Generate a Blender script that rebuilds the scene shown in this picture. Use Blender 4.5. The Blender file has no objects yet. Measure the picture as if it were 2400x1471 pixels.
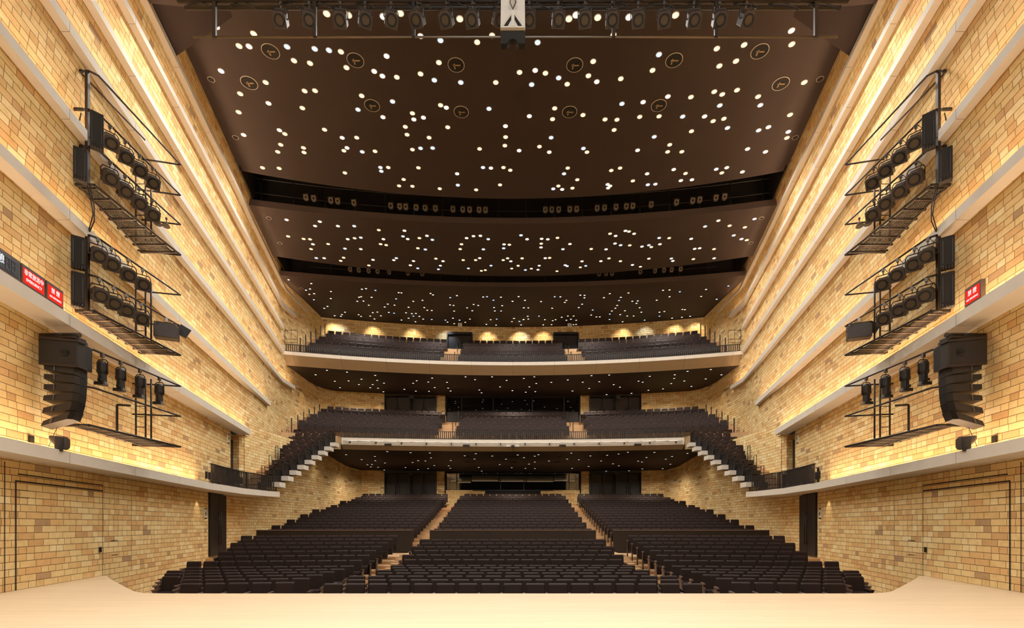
import bpy, bmesh, math, random
from mathutils import Vector, Matrix
random.seed(7)
C = bpy.context.scene.collection
PI = math.pi
# ------------------------------------------------------------------ camera, world, exposure
F, CX, CY, EYE = 1200.0, 1202.0, 1229.0, 1.4        # focal length in pixels, principal point, eye height above the stage
cam = bpy.data.cameras.new('camera'); camo = bpy.data.objects.new('camera', cam); C.objects.link(camo)
camo.location = (0, 0, EYE); camo.rotation_euler = (PI/2, 0, 0)
cam.sensor_width = 36; cam.lens = 36*F/2400; cam.clip_end = 300
cam.shift_x = (1200-CX)/2400; cam.shift_y = (CY-735.5)/2400
sc = bpy.context.scene; sc.camera = camo
w = bpy.data.worlds.new('world'); sc.world = w; w.use_nodes = True
w.node_tree.nodes['Background'].inputs[0].default_value = (1, .8, .6, 1)
w.node_tree.nodes['Background'].inputs[1].default_value = 0.012
sc.view_settings.view_transform = 'Standard'; sc.view_settings.look = 'None'
sc.view_settings.gamma = 1; sc.view_settings.use_curve_mapping = False
sc.view_settings.exposure = 0.13
sc.cycles.use_denoising = True
sc.cycles.sample_clamp_indirect = 4.0
sc.cycles.max_bounces = 6; sc.cycles.diffuse_bounces = 4; sc.cycles.glossy_bounces = 3

def area(name, loc, rot, sx, sy, e, col):
    l = bpy.data.lights.new(name, 'AREA'); l.shape = 'RECTANGLE'; l.size = sx; l.size_y = sy; l.energy = e; l.color = col
    o = bpy.data.objects.new(name, l); C.objects.link(o); o.location = loc; o.rotation_euler = rot; return o
def spot(name, loc, rot, e, col, ang, blend=.6, r=.08):
    l = bpy.data.lights.new(name, 'SPOT'); l.energy = e; l.color = col; l.spot_size = ang; l.spot_blend = blend; l.shadow_soft_size = r
    o = bpy.data.objects.new(name, l); C.objects.link(o); o.location = loc; o.rotation_euler = rot; return o
# work lights hanging over the stage (above the camera's view)
for x in (-5.5, 0, 5.5):
    area('stage_work_light', (x, 5.2, 12.5), (math.radians(-4), 0, 0), 3.0, 5.0, 215, (1, .93, .87)).data.spread = math.radians(85)
area('stage_bounce_fill', (0, -1.5, 14.2), (math.radians(62), 0, 0), 15, 2.0, 1350, (1, .95, .88))  # unseen fill added behind the camera, standing in for light bounced off the stage
# house lights: lamps behind the downlight rings of the three ceilings
HOUSE = []
for y, z, xs, e in ((15.9, 16.85, (-8.6, 8.6), 800), (18.8, 18.30, (-8, -3, 3, 8), 1100), (24.0, 18.30, (-10, -5, 0, 5, 10), 1150), (31, 17.7, (-11, -5.5, 0, 5.5, 11), 1000), (37.5, 17.5, (-11, -5.5, 0, 5.5, 11), 700)):
    for x in xs:
        spot('house_downlight_lamp', (x, y, z), (0, 0, 0), e, (1, .94, .86), math.radians(150), .6, .12)

# ------------------------------------------------------------------ materials
def srgb(r, g, b):
    f = lambda c: (c/255/12.92) if c/255 <= .04045 else ((c/255+.055)/1.055)**2.4
    return (f(r), f(g), f(b), 1)
def mat(name, col, rough=.6, metal=0, noise=0, nscale=8, bump=0, spec=.5, stretch=None):
    m = bpy.data.materials.new(name); m.use_nodes = True; nt = m.node_tree; N = nt.nodes; L = nt.links
    b = N['Principled BSDF']; b.inputs['Base Color'].default_value = col; b.inputs['Roughness'].default_value = rough
    b.inputs['Metallic'].default_value = metal; b.inputs['Specular IOR Level'].default_value = spec
    if noise or bump:
        tc = N.new('ShaderNodeTexCoord'); mp = N.new('ShaderNodeMapping'); L.new(tc.outputs['Object'], mp.inputs[0])
        if stretch: mp.inputs['Scale'].default_value = stretch
        n = N.new('ShaderNodeTexNoise'); n.inputs['Scale'].default_value = nscale; n.inputs['Detail'].default_value = 5
        L.new(mp.outputs[0], n.inputs['Vector'])
        if noise:
            mx = N.new('ShaderNodeMix'); mx.data_type = 'RGBA'
            mx.inputs[6].default_value = tuple(c*(1-noise) for c in col[:3])+(1,)
            mx.inputs[7].default_value = tuple(min(1, c*(1+noise)) for c in col[:3])+(1,)
            L.new(n.outputs['Fac'], mx.inputs[0]); L.new(mx.outputs[2], b.inputs['Base Color'])
        if bump:
            bp = N.new('ShaderNodeBump'); bp.inputs['Strength'].default_value = bump; bp.inputs['Distance'].default_value = .01
            L.new(n.outputs['Fac'], bp.inputs['Height']); L.new(bp.outputs[0], b.inputs['Normal'])
    return m
def emit(name, col, s, sample='NONE'):
    m = bpy.data.materials.new(name); m.use_nodes = True; nt = m.node_tree; nt.nodes.clear()
    e = nt.nodes.new('ShaderNodeEmission'); e.inputs[0].default_value = col; e.inputs[1].default_value = s
    o = nt.nodes.new('ShaderNodeOutputMaterial'); nt.links.new(e.outputs[0], o.inputs[0])
    m.cycles.emission_sampling = sample; return m
class G:                                            # tiny node-graph helper
    def __init__(s, m): s.nt = m.node_tree
    def m(s, op, a, b=None, c=None):
        n = s.nt.nodes.new('ShaderNodeMath'); n.operation = op
        for i, v in enumerate((a, b, c)):
            if v is None: continue
            if isinstance(v, (int, float)): n.inputs[i].default_value = v
            else: s.nt.links.new(v, n.inputs[i])
        return n.outputs[0]
    def wn(s, x, y, z=0):
        cb = s.nt.nodes.new('ShaderNodeCombineXYZ')
        for i, v in enumerate((x, y, z)):
            if isinstance(v, (int, float)): cb.inputs[i].default_value = v
            else: s.nt.links.new(v, cb.inputs[i])
        n = s.nt.nodes.new('ShaderNodeTexWhiteNoise'); n.noise_dimensions = '3D'; s.nt.links.new(cb.outputs[0], n.inputs[0])
        return n.outputs[0]
    def ramp(s, v, stops, const=False):
        n = s.nt.nodes.new('ShaderNodeValToRGB'); r = n.color_ramp
        if const: r.interpolation = 'CONSTANT'
        while len(r.elements) < len(stops): r.elements.new(.5)
        for e, (p, c) in zip(r.elements, stops): e.position = p; e.color = c
        s.nt.links.new(v, n.inputs[0]); return n.outputs[0]
def brick_mat(name, H=.153, LN=.50, rough_relief=.35):
    m = bpy.data.materials.new(name); m.use_nodes = True; g = G(m); N = m.node_tree.nodes; L = m.node_tree.links
    b = N['Principled BSDF']; b.inputs['Roughness'].default_value = .85; b.inputs['Specular IOR Level'].default_value = .2
    uv = N.new('ShaderNodeUVMap'); sp = N.new('ShaderNodeSeparateXYZ'); L.new(uv.outputs[0], sp.inputs[0])
    u, v = sp.outputs[0], sp.outputs[1]
    vr = g.m('DIVIDE', v, H); row = g.m('FLOOR', vr); fv = g.m('FRACT', vr)
    par = g.m('MULTIPLY', g.m('MODULO', row, 2), .5)
    off = g.m('ADD', par, g.m('MULTIPLY', g.wn(row, 3), .22))
    s = g.m('ADD', g.m('DIVIDE', u, LN), off); col = g.m('FLOOR', s); fu = g.m('FRACT', s)
    spl = g.m('GREATER_THAN', g.wn(col, row, 9), .72)
    f2 = g.m('MULTIPLY', fu, g.m('ADD', spl, 1)); sub = g.m('FLOOR', f2); fx = g.m('FRACT', f2)
    wd = g.m('DIVIDE', LN, g.m('ADD', spl, 1))
    du = g.m('MULTIPLY', g.m('MINIMUM', fx, g.m('SUBTRACT', 1, fx)), wd)
    dv = g.m('MULTIPLY', g.m('MINIMUM', fv, g.m('SUBTRACT', 1, fv)), H)
    ed = g.m('MINIMUM', du, dv)
    jn = N.new('ShaderNodeMapRange'); L.new(ed, jn.inputs[0]); jn.inputs[1].default_value = .004; jn.inputs[2].default_value = .008
    rnd = g.wn(col, row, g.m('MULTIPLY', sub, 5)); rnd2 = g.wn(col, row, g.m('ADD', sub, 31))
    rc = g.ramp(rnd, [(0, srgb(168, 142, 112)), (.03, srgb(200, 164, 114)), (.09, srgb(219, 179, 124)), (.30, srgb(223, 191, 134)), (.55, srgb(227, 200, 143)), (.85, srgb(231, 208, 154)), (1, srgb(238, 220, 172))])
    tc = N.new('ShaderNodeTexNoise'); tc.inputs['Scale'].default_value = 5; tc.inputs['Detail'].default_value = 6
    L.new(uv.outputs[0], tc.inputs['Vector'])
    tint = g.ramp(tc.outputs['Fac'], [(.25, (.88, .82, .74, 1)), (.55, (1, 1, 1, 1)), (.8, (1.0, .95, .88, 1))])
    mul = N.new('ShaderNodeMix'); mul.data_type = 'RGBA'; mul.blend_type = 'MULTIPLY'; mul.inputs[0].default_value = 1
    L.new(rc, mul.inputs[6]); L.new(tint, mul.inputs[7])
    mj = N.new('ShaderNodeMix'); mj.data_type = 'RGBA'; mj.inputs[6].default_value = srgb(128, 98, 64)
    L.new(jn.outputs[0], mj.inputs[0]); L.new(mul.outputs[2], mj.inputs[7]); L.new(mj.outputs[2], b.inputs['Base Color'])
    h = g.m('ADD', g.m('MULTIPLY', jn.outputs[0], 1.0), g.m('ADD', g.m('MULTIPLY', rnd2, rough_relief), g.m('MULTIPLY', tc.outputs['Fac'], .15)))
    bp = N.new('ShaderNodeBump'); bp.inputs['Strength'].default_value = .9; bp.inputs['Distance'].default_value = .012
    L.new(h, bp.inputs['Height']); L.new(bp.outputs[0], b.inputs['Normal'])
    return m
def concrete_mat(name, col):
    m = mat(name, col, .8, noise=.07, nscale=2.5, bump=.15); g = G(m); N = m.node_tree.nodes; L = m.node_tree.links
    uv = N.new('ShaderNodeUVMap'); sp = N.new('ShaderNodeSeparateXYZ'); L.new(uv.outputs[0], sp.inputs[0])
    f = g.m('FRACT', g.m('DIVIDE', sp.outputs[0], 2.9)); j = g.m('MULTIPLY', g.m('LESS_THAN', f, .005), g.m('GREATER_THAN', g.m('ABSOLUTE', sp.outputs[0]), .001))
    b = N['Principled BSDF']; src = b.inputs['Base Color'].links[0].from_socket
    mx = N.new('ShaderNodeMix'); mx.data_type = 'RGBA'; L.new(j, mx.inputs[0]); L.new(src, mx.inputs[6]); mx.inputs[7].default_value = tuple(c*.3 for c in col[:3])+(1,)
    L.new(mx.outputs[2], b.inputs['Base Color']); return m
def plank_mat(name, col, W, LN, amt, rough, axis=0):
    m = bpy.data.materials.new(name); m.use_nodes = True; g = G(m); N = m.node_tree.nodes; L = m.node_tree.links
    b = N['Principled BSDF']; b.inputs['Roughness'].default_value = rough
    tc = N.new('ShaderNodeTexCoord'); sp = N.new('ShaderNodeSeparateXYZ'); L.new(tc.outputs['Object'], sp.inputs[0])
    u, v = sp.outputs[axis], sp.outputs[1-axis]
    row = g.m('FLOOR', g.m('DIVIDE', v, W)); s = g.m('ADD', g.m('DIVIDE', u, LN), g.wn(row, 5)); col_ = g.m('FLOOR', s)
    r = g.wn(row, col_)
    mp = N.new('ShaderNodeMapping'); L.new(tc.outputs['Object'], mp.inputs[0]); mp.inputs['Scale'].default_value = (1.2, 60, 60) if axis == 0 else (60, 1.2, 60)
    n = N.new('ShaderNodeTexNoise'); n.inputs['Scale'].default_value = 1.3; n.inputs['Detail'].default_value = 6; L.new(mp.outputs[0], n.inputs['Vector'])
    t = g.m('ADD', g.m('MULTIPLY', r, .55), g.m('MULTIPLY', n.outputs['Fac'], .6))
    c = g.ramp(t, [(0, tuple(x*(1-amt) for x in col[:3])+(1,)), (1, tuple(min(1, x*(1+amt*.4)) for x in col[:3])+(1,))])
    L.new(c, b.inputs['Base Color']); return m
M = dict(
    brick=brick_mat('sand brick'),
    conc=concrete_mat('pale concrete', srgb(205, 198, 186)),
    tan=concrete_mat('tan fascia board', srgb(152, 132, 102)),
    stage=plank_mat('maple stage boards', srgb(222, 198, 164), .09, 1.8, .12, .42),
    wood=plank_mat('oak step boards', srgb(196, 158, 114), .12, 1.5, .28, .5),
    ceil=mat('brown ceiling plaster', srgb(54, 45, 43), .75, noise=.06, nscale=1.5, spec=.3),
    uceil=mat('dark under balcony ceiling', srgb(50, 40, 36), .7, noise=.06, nscale=1.5, spec=.3),
    fascia=mat('ceiling edge board', srgb(62, 50, 44), .8, noise=.05),
    black=mat('black recess', srgb(13, 12, 12), .8, noise=.1),
    dark=mat('black painted steel', srgb(28, 24, 22), .5, .2, noise=.1, nscale=20),
    steel=mat('dark bronze steel', srgb(44, 36, 31), .45, .3, noise=.1, nscale=20),
    door=mat('dark stained door wood', srgb(31, 23, 19), .5, noise=.25, nscale=3, stretch=(12, 12, 1)),
    fabric=mat('dark brown seat fabric', srgb(42, 29, 26), .62, noise=.12, nscale=30, bump=.2, spec=.25),
    shell=mat('dark walnut seat shell', srgb(40, 31, 27), .4, noise=.15, nscale=10),
    arm=mat('walnut armrest', srgb(112, 92, 80), .35, noise=.12, nscale=14),
    rail=mat('black balcony railing', srgb(34, 29, 27), .5, noise=.08),
    chrome=mat('brushed steel', srgb(120, 115, 110), .4, 1),
    pipe=mat('white painted tube', srgb(222, 218, 212), .4),
    grey=mat('light grey speaker paint', srgb(205, 200, 192), .5, noise=.04),
    brown=mat('brown lamp housing', srgb(54, 44, 38), .5, noise=.1, nscale=15),
    lens=mat('smoked glass lens', srgb(66, 54, 38), .3, 0, spec=.3),
    glass=mat('dark window glass', srgb(10, 11, 12), .04, 0, spec=.8),
    white=mat('white plastic', srgb(225, 222, 215), .5),
    warm=emit('warm lamp face', (1, .74, .42, 1), 1.7), cool=emit('cool lamp face', (.50, .66, 1, 1), 1.6), neut=emit('white lamp face', (1, .93, .84, 1), 1.6),
    cove=emit('warm light strip', (1, .66, .40, 1), 60, 'AUTO'), glowband=emit('warm shelf strip', (1, .72, .42, 1), 3, 'AUTO'),
    red=emit('red lit panel', srgb(240, 50, 38), .95), redtext=emit('white lit lettering', (1, .9, .85, 1), 1.0),
    navy=mat('dark display panel', srgb(36, 40, 56), .4), seg=mat('unlit grey segments', srgb(74, 78, 90), .5),
    green=mat('green sign print', srgb(30, 90, 62), .5), signwhite=emit('white sign figure', (1, 1, 1, 1), 1.0),
    frame=mat('brown sign frame', srgb(84, 72, 66), .45, .3),
)

# ------------------------------------------------------------------ mesh builder
class MB:
    def __init__(s): s.v = []; s.f = []; s.mi = []; s.uv = []; s.sm = []
    def add(s, vs, fs, mi=0, uv=None, sm=False):
        o = len(s.v); s.v += [tuple(p) for p in vs]
        for k, f in enumerate(fs):
            s.f.append([o+i for i in f]); s.mi.append(mi); s.uv.append(uv[k] if uv else None); s.sm.append(sm)
        return s
    def box(s, c, d, R=None, mi=0, taper=(1, 1)):
        hx, hy, hz = d[0]/2, d[1]/2, d[2]/2; vs = []
        for z, t in ((-hz, (1, 1)), (hz, taper)):
            for x, y in ((-hx, -hy), (hx, -hy), (hx, hy), (-hx, hy)): vs.append(Vector((x*t[0], y*t[1], z)))
        if R is not None: vs = [R @ v for v in vs]
        c = Vector(c); return s.add([c+v for v in vs], [(3, 2, 1, 0), (4, 5, 6, 7), (0, 1, 5, 4), (1, 2, 6, 5), (2, 3, 7, 6), (3, 0, 4, 7)], mi)
    def b2(s, p, q, mi=0):
        return s.box([(a+b)/2 for a, b in zip(p, q)], [abs(a-b) for a, b in zip(p, q)], mi=mi)
    def tube(s, p, q, r, n=8, mi=0, r2=None, cap=True):
        p, q = Vector(p), Vector(q); d = (q-p).normalized(); a = d.orthogonal().normalized(); b = d.cross(a); vs = []
        for c, rr in ((p, r), (q, r if r2 is None else r2)):
            for k in range(n): t = 2*PI*k/n; vs.append(c+a*math.cos(t)*rr+b*math.sin(t)*rr)
        s.add(vs, [(k, (k+1) % n, n+(k+1) % n, n+k) for k in range(n)], mi, sm=n > 6)
        if cap: s.add(vs, [tuple(range(n))[::-1], tuple(range(n, 2*n))], mi)
        return s
    def path(s, pts, r, n=6, mi=0):
        for a, b in zip(pts, pts[1:]): s.tube(a, b, r, n, mi)
        return s
    def disc(s, c, nrm, r, n=16, mi=0, r0=0):
        nrm = Vector(nrm).normalized(); a = nrm.orthogonal().normalized(); b = nrm.cross(a); c = Vector(c)
        ring = lambda R_: [c+a*math.cos(2*PI*k/n)*R_+b*math.sin(2*PI*k/n)*R_ for k in range(n)]
        if r0: return s.add(ring(r)+ring(r0), [(k, (k+1) % n, n+(k+1) % n, n+k) for k in range(n)], mi)
        return s.add(ring(r), [tuple(range(n))], mi)
    def prism(s, poly, h, fn, mi=0):                    # poly extruded by h; fn(u, v, w) -> point
        n = len(poly); vs = [fn(u, v, 0) for u, v in poly]+[fn(u, v, h) for u, v in poly]
        return s.add(vs, [tuple(range(n))[::-1], tuple(range(n, 2*n))]+[(k, (k+1) % n, n+(k+1) % n, n+k) for k in range(n)], mi)
    def sweep(s, secs, mi=0, closed=True, caps=True, us=None, mis=None):
        n = len(secs[0]); o = []
        for k in range(len(secs)-1):
            u0, u1 = (us[k], us[k+1]) if us else (k, k+1)
            for j in range(n if closed else n-1):
                j2 = (j+1) % n; a, b, c, d = secs[k][j], secs[k][j2], secs[k+1][j2], secs[k+1][j]
                s.add([a, b, c, d], [(0, 1, 2, 3)], mis[j] if mis else mi, [((u0, a[2]), (u0, b[2]), (u1, c[2]), (u1, d[2]))])
        if caps and closed: s.add(secs[0], [tuple(range(n))], mi); s.add(secs[-1], [tuple(range(n))[::-1]], mi)
        return s
    def build(s, name, m, parent=None, kind=None, fix=True, bev=0, loc=None):
        me = bpy.data.meshes.new(name); me.from_pydata(s.v, [], s.f); ms = m if isinstance(m, (list, tuple)) else [m]
        for x in ms: me.materials.append(M[x])
        me.polygons.foreach_set('material_index', s.mi); me.polygons.foreach_set('use_smooth', s.sm)
        if any(s.uv):
            ul = me.uv_layers.new(name='UVMap'); i = 0
            for p, uv in zip(me.polygons, s.uv):
                for k, li in enumerate(p.loop_indices): ul.data[li].uv = uv[k] if uv else (0, 0)
        if fix:
            bm = bmesh.new(); bm.from_mesh(me)
            bmesh.ops.remove_doubles(bm, verts=bm.verts, dist=1e-5)
            bmesh.ops.recalc_face_normals(bm, faces=bm.faces); bm.to_mesh(me); bm.free()
        me.update()
        o = bpy.data.objects.new(name, me); C.objects.link(o)
        if bev:
            b = o.modifiers.new('bevel', 'BEVEL'); b.width = bev; b.segments = 2; b.limit_method = 'ANGLE'
        if parent: o.parent = parent
        if kind: o['kind'] = kind
        if loc: o.location = loc
        return o
def thing(name, loc, label, cat, group=None, rz=0):
    o = bpy.data.objects.new(name, None); C.objects.link(o); o.location = loc; o.rotation_euler = (0, 0, rz); o.empty_display_size = .1
    return tag(o, label, cat, group)
def tag(o, label, cat, group=None, kind=None):
    o['label'] = label; o['category'] = cat
    if group: o['group'] = group
    if kind: o['kind'] = kind
    return o
def tree(o, parent=None):
    c = o.copy(); C.objects.link(c)
    if parent: c.parent = parent
    for ch in list(o.children): tree(ch, c)
    return c
def struct(name, mb, m, **k): return mb.build(name, m, kind='structure', **k)
def Z(k): return EYE+k                                  # k = height above the eye
def at(px, py, D): return Vector(((px-CX)/F*D, D, EYE+(CY-py)/F*D))
def onk(px, py, k): return at(px, py, k*F/(CY-py))      # the point of a horizontal plane seen at a pixel
ORD = 'first second third fourth fifth sixth seventh eighth ninth tenth eleventh twelfth thirteenth fourteenth fifteenth sixteenth seventeenth eighteenth nineteenth twentieth'.split()
def od(n): return ORD[n] if n < 20 else '%d%s' % (n+1, {1: 'st', 2: 'nd', 3: 'rd'}.get((n+1) % 10, 'th') if (n+1) % 100 not in (11, 12, 13) else 'th')
SIDES = ((-1, 'left'), (1, 'right'))
SL = .2225                                              # the side walls open by this much per metre

# ------------------------------------------------------------------ side walls and their light ledges
def strip_wall(mb, pts, z0, z1, u0=0, lean=0):
    u = u0; q = lambda x, y: x+math.copysign(lean*max(0, min(1, (36.6-y)/1.8)), x)
    for (x0, y0), (x1, y1) in zip(pts, pts[1:]):
        d = math.hypot(x1-x0, y1-y0)
        mb.add([(q(x0, y0), y0, z0), (q(x1, y1), y1, z0), (x1, y1, z1), (x0, y0, z1)], [(0, 1, 2, 3)], 0, [((u, z0), (u+d, z0), (u+d, z1), (u, z1))]); u += d
def bez(pts, n=6):                                      # round a polyline with Catmull-Rom
    out = []; P = [pts[0]]+list(pts)+[pts[-1]]
    for i in range(1, len(P)-2):
        for k in range(n):
            t = k/n; a, b, c, d = P[i-1], P[i], P[i+1], P[i+2]
            out.append(tuple(.5*((2*b[j])+(-a[j]+c[j])*t+(2*a[j]-5*b[j]+4*c[j]-d[j])*t*t+(-a[j]+3*b[j]-3*c[j]+d[j])*t**3) for j in range(2)))
    return out+[tuple(pts[-1])]
LED = [  # soffit k, face height, wall offset below, end distance, bend
    (1.39, .26, 8.16, 20.2, 0), (4.506, .27, 8.04, 25.75, 0), (6.906, .24, 7.76, 29.8, 0), (9.19, .24, 7.66, 34.8, 32.9),
    (11.17, .23, 7.66, 33.3, 0), (12.70, .20, 7.66, 33.2, 0), (14.18, .21, 7.66, 35.1, 33.1), (15.54, .18, 7.68, 37.7, 34.0)]
KCEIL, KN, KB, KC = 17.05, 15.60, 16.45, 16.2
Y0 = 3.0
def wall_x(c, y): return c+SL*min(y, 33.2)
STALL = bez([(8.16+SL*23.5, 23.5), (13.62, 26.5), (13.55, 30), (13.1, 33.5), (12.75, 36.5), (12.6, 39.2), (11.9, 41.0)])
for s, side in SIDES:
    mb = MB()
    pt = lambda P: [(s*x, y) for x, y in P]
    strip_wall(mb, pt([(8.16+SL*Y0, Y0), (8.16+SL*23.5, 23.5)]+STALL[1:]), -2.4, Z(1.42))
    strip_wall(mb, pt(STALL[5:]), Z(1.42), Z(5.2), 7.3)
    b1 = [(8.04+SL*Y0, Y0), (8.04+SL*24.45, 24.45), (8.04+SL*24.45+.3, 24.45), (8.04+SL*25.6+.3, 25.6), (8.04+SL*25.6-.05, 25.6), (7.7+SL*26.3, 26.3), (7.66+SL*32.2, 32.2)]
    up = bez([(wall_x(7.66, 32.2), 32.2), (wall_x(7.66, 33.4)-.02, 33.6), (15.02, 36), (14.98, 38.2), (14.5, 39.7), (13.6, 40.5)], 6)
    strip_wall(mb, pt(b1+up[1:]), Z(1.42), Z(4.506))
    strip_wall(mb, pt([(7.76+SL*Y0, Y0), (7.76+SL*25.7, 25.7), (7.68+SL*27, 27), (7.66+SL*32.2, 32.2)]+up[1:]), Z(4.506), Z(6.906))
    for za, zb in ((6.906, 9.19), (9.19, 10.9)): strip_wall(mb, pt([(7.66+SL*Y0, Y0), (7.66+SL*32.2, 32.2)]+up[1:]), Z(za), Z(zb), 0, .24)
    uc = [(wall_x(7.66, 32.2), 32.2), (wall_x(7.66, 33.2), 33.2), (15.08, 34), (15.05, 37), (14.95, 40.1)]
    for za, zb in ((10.9, 11.17), (11.17, 12.70), (12.70, 14.18), (14.18, 15.54)): strip_wall(mb, pt([(7.66+SL*Y0, Y0), (7.66+SL*32.2, 32.2)]+uc[1:]), Z(za), Z(zb), 0, .24 if za > 11 else 0)
    strip_wall(mb, pt([(7.6+SL*Y0, Y0), (7.6+SL*32.2, 32.2)]+uc[1:]), Z(15.54), Z(KCEIL+.6), 2.3, .24)
    struct('wall_'+side, mb, 'brick', fix=False)
    # ledges
    for i, (k, hf, cw, yend, bend) in enumerate(LED):
        ys = [Y0, 12, yend] if not bend else [Y0, 12, bend, yend]
        secs, st, us = [], [], []
        for y in ys:
            yy = min(y, bend) if bend else y
            xf = 7.46+SL*yy; xw = cw+SL*yy+(.02 if i < 2 else .26); t = .04; z0, z1 = Z(k), Z(k+hf)
            P = [(xw, z0), (xf, z0), (xf, z1), (xf+t, z1), (xf+t, z0+.05), (xw, z0+.05)]
            secs.append([(s*x, y, z) for x, z in P]); us.append(y)
        for y in [Y0+(ys[-1]-Y0)*q/int(ys[-1]-Y0) for q in range(int(ys[-1]-Y0)+1)]:
            yy = min(y, bend) if bend else y; xf = 7.46+SL*yy; xw = cw+SL*yy+.02
            wm = xf+t+(.10 if i < 3 else .07); hw = .030 if i < 2 else .016 if i < 4 else .011 if i < 6 else .007 if i < 7 else .0035
            st.append([(s*(wm-hw), y, z0+.055), (s*(wm+hw), y, z0+.055), (s*(wm+hw), y, z0+.075), (s*(wm-hw), y, z0+.075)])
        led = struct('trim_%d' % (i+1+(8 if s > 0 else 0)), MB().sweep(secs, us=us), 'conc')
        MB().sweep(st).build('light_strip', 'cove', led)['label'] = 'warm glowing strip behind the ledge lip'

# ------------------------------------------------------------------ ceilings
def arc(a, r): return lambda x: a-x*x/r
def sheet(mb, fa, fb, za, zb, x1=15.6, n=28, mi=0, x0=None):
    x0 = -x1 if x0 is None else x0
    for i in range(n):
        xa, xb = x0+(x1-x0)*i/n, x0+(x1-x0)*(i+1)/n
        mb.add([(xa, fa(xa), za), (xb, fa(xb), za), (xb, fb(xb), zb), (xa, fb(xa), zb)], [(0, 1, 2, 3)], mi,
               [((xa, 0), (xb, 0), (xb, 1), (xa, 1))])
A_back, B_front, B_back, C_front = arc(26.8, 81.4), arc(28.0, 113), arc(33.9, 85), arc(34.9, 140)
backw = arc(42.0, 111)
N_edge = arc(15.95, 190)
mb = MB()
sheet(mb, lambda x: 9, N_edge, Z(KN), Z(KN), 12); sheet(mb, N_edge, N_edge, Z(KN), Z(KN+1.6), 12)
sheet(mb, N_edge, A_back, Z(KCEIL), Z(KCEIL)); sheet(mb, A_back, A_back, Z(KCEIL), Z(KCEIL+.35), mi=1)
for s in (-1, 1):                                       # the lower corner pieces along the side walls
    xf = lambda y: 7.46+SL*y+.03
    mb.add([(s*xf(14), 14, Z(15.72)), (s*xf(17.2), 17.2, Z(15.72)), (s*(xf(17.2)-1.9), 17.2, Z(KCEIL)), (s*(xf(14)-1.9), 14, Z(KCEIL)), (s*(xf(17.2)+.6), 17.2, Z(15.72)), (s*(xf(17.2)+.6), 17.2, Z(KCEIL))], [(0, 1, 2, 3), (1, 4, 5, 2)])
sheet(mb, B_front, B_back, Z(KB), Z(KB)); sheet(mb, B_front, B_front, Z(KB), Z(KB+.32), mi=1); sheet(mb, B_back, B_back, Z(KB), Z(KB+.3), mi=1)
sheet(mb, C_front, backw, Z(KC), Z(KC)); sheet(mb, C_front, C_front, Z(KC), Z(KC+.30), mi=1)
# the two lighting slots: black bridges above the gaps
sheet(mb, lambda x: A_back(x)-1, lambda x: B_front(x)+2.2, Z(KCEIL+2.6), Z(KCEIL+2.6), mi=2)
sheet(mb, lambda x: A_back(x)-.2, lambda x: A_back(x)-.2, Z(KCEIL+.3), Z(KCEIL+2.6), mi=2)
sheet(mb, lambda x: B_front(x)+1.2, lambda x: B_front(x)+1.2, Z(KB+.1), Z(KCEIL+2.6), mi=2)
sheet(mb, lambda x: B_back(x)-1, lambda x: C_front(x)+2.2, Z(KB+2.2), Z(KB+2.2), mi=2)
sheet(mb, lambda x: C_front(x)+1.2, lambda x: C_front(x)+1.2, Z(KC+.1), Z(KB+2.2), mi=2)
for s in (-1, 1):                                       # black sheets added over the side-wall brick so the slots stay dark
    for ya, yb, za, zb in ((24.2, 27.4, 16.9, 19.65), (30.6, 34.4, 16.45, 18.65)):
        mb.add([(s*(7.55+SL*min(y, 33.2)), y, Z(z)) for y, z in ((ya, za), (yb, za), (yb, zb), (ya, zb))], [(0, 1, 2, 3)], 2)
struct('ceiling', mb, ['ceil', 'fascia', 'black'], fix=False)
# slot frames
for nm, fr, k0, k1, xs, lab in (('front', B_front, KB+.2, KCEIL+1.7, [x*1.55-13.2 for x in range(18)], 'black steel lighting bridge in the wide front ceiling slot'),
                               ('back', C_front, KC+.2, KB+1.4, [x*1.8-14 for x in range(17)], 'black steel lighting bridge in the narrow rear ceiling slot')):
    t = thing('lighting_bridge', (0, fr(0)+.5, Z(k0)), lab, 'lighting bridge')
    for x in xs: MB().b2((x-.03, fr(x)+.42-fr(0)-.5, 0), (x+.03, fr(x)+.5-fr(0)-.5, k1-k0)).build('frame_post', 'dark', t)
    for j in range(3):
        z = (.12, .75, 1.5)[j]
        P = [(x, fr(x)+.45-fr(0)-.5, z) for x in [i*.9-13.5 for i in range(31)]]; MB().path(P, .022, 5).build('guard_rail', 'dark', t)

# ------------------------------------------------------------------ back wall, doors, windows
def awall(mb, x0, x1, z0, z1, f=backw, n=None, mi=0):
    n = n or max(1, int((x1-x0)/1.2))
    for i in range(n):
        xa, xb = x0+(x1-x0)*i/n, x0+(x1-x0)*(i+1)/n
        mb.add([(xa, f(xa), z0), (xb, f(xb), z0), (xb, f(xb), z1), (xa, f(xa), z1)], [(0, 1, 2, 3)], mi, [((xa, z0), (xb, z0), (xb, z1), (xa, z1))])
bw = MB()
ZS1, ZB1a, ZB1b, ZB2a, ZB2b = Z(4.33), Z(7.2), Z(10.5), Z(12.9), Z(KC)   # storey limits
for s in (-1, 1):
    a = lambda p, q, z0, z1: awall(bw, min(s*p, s*q), max(s*p, s*q), z0, z1)
    a(10.3, 12.1, .5, ZS1); a(5.5, 6.25, .5, ZS1)
    a(10.3, 14.7, ZB1a, ZB1b); a(5.45, 6.25, ZB1a, ZB1b)
    a(5.38, 15.0, ZB2a, ZB2b); a(3.3, 5.38, Z(15.62), ZB2b); awall(bw, 0 if s > 0 else -3.3, 3.3 if s > 0 else 0, ZB2a, ZB2b)
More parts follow.
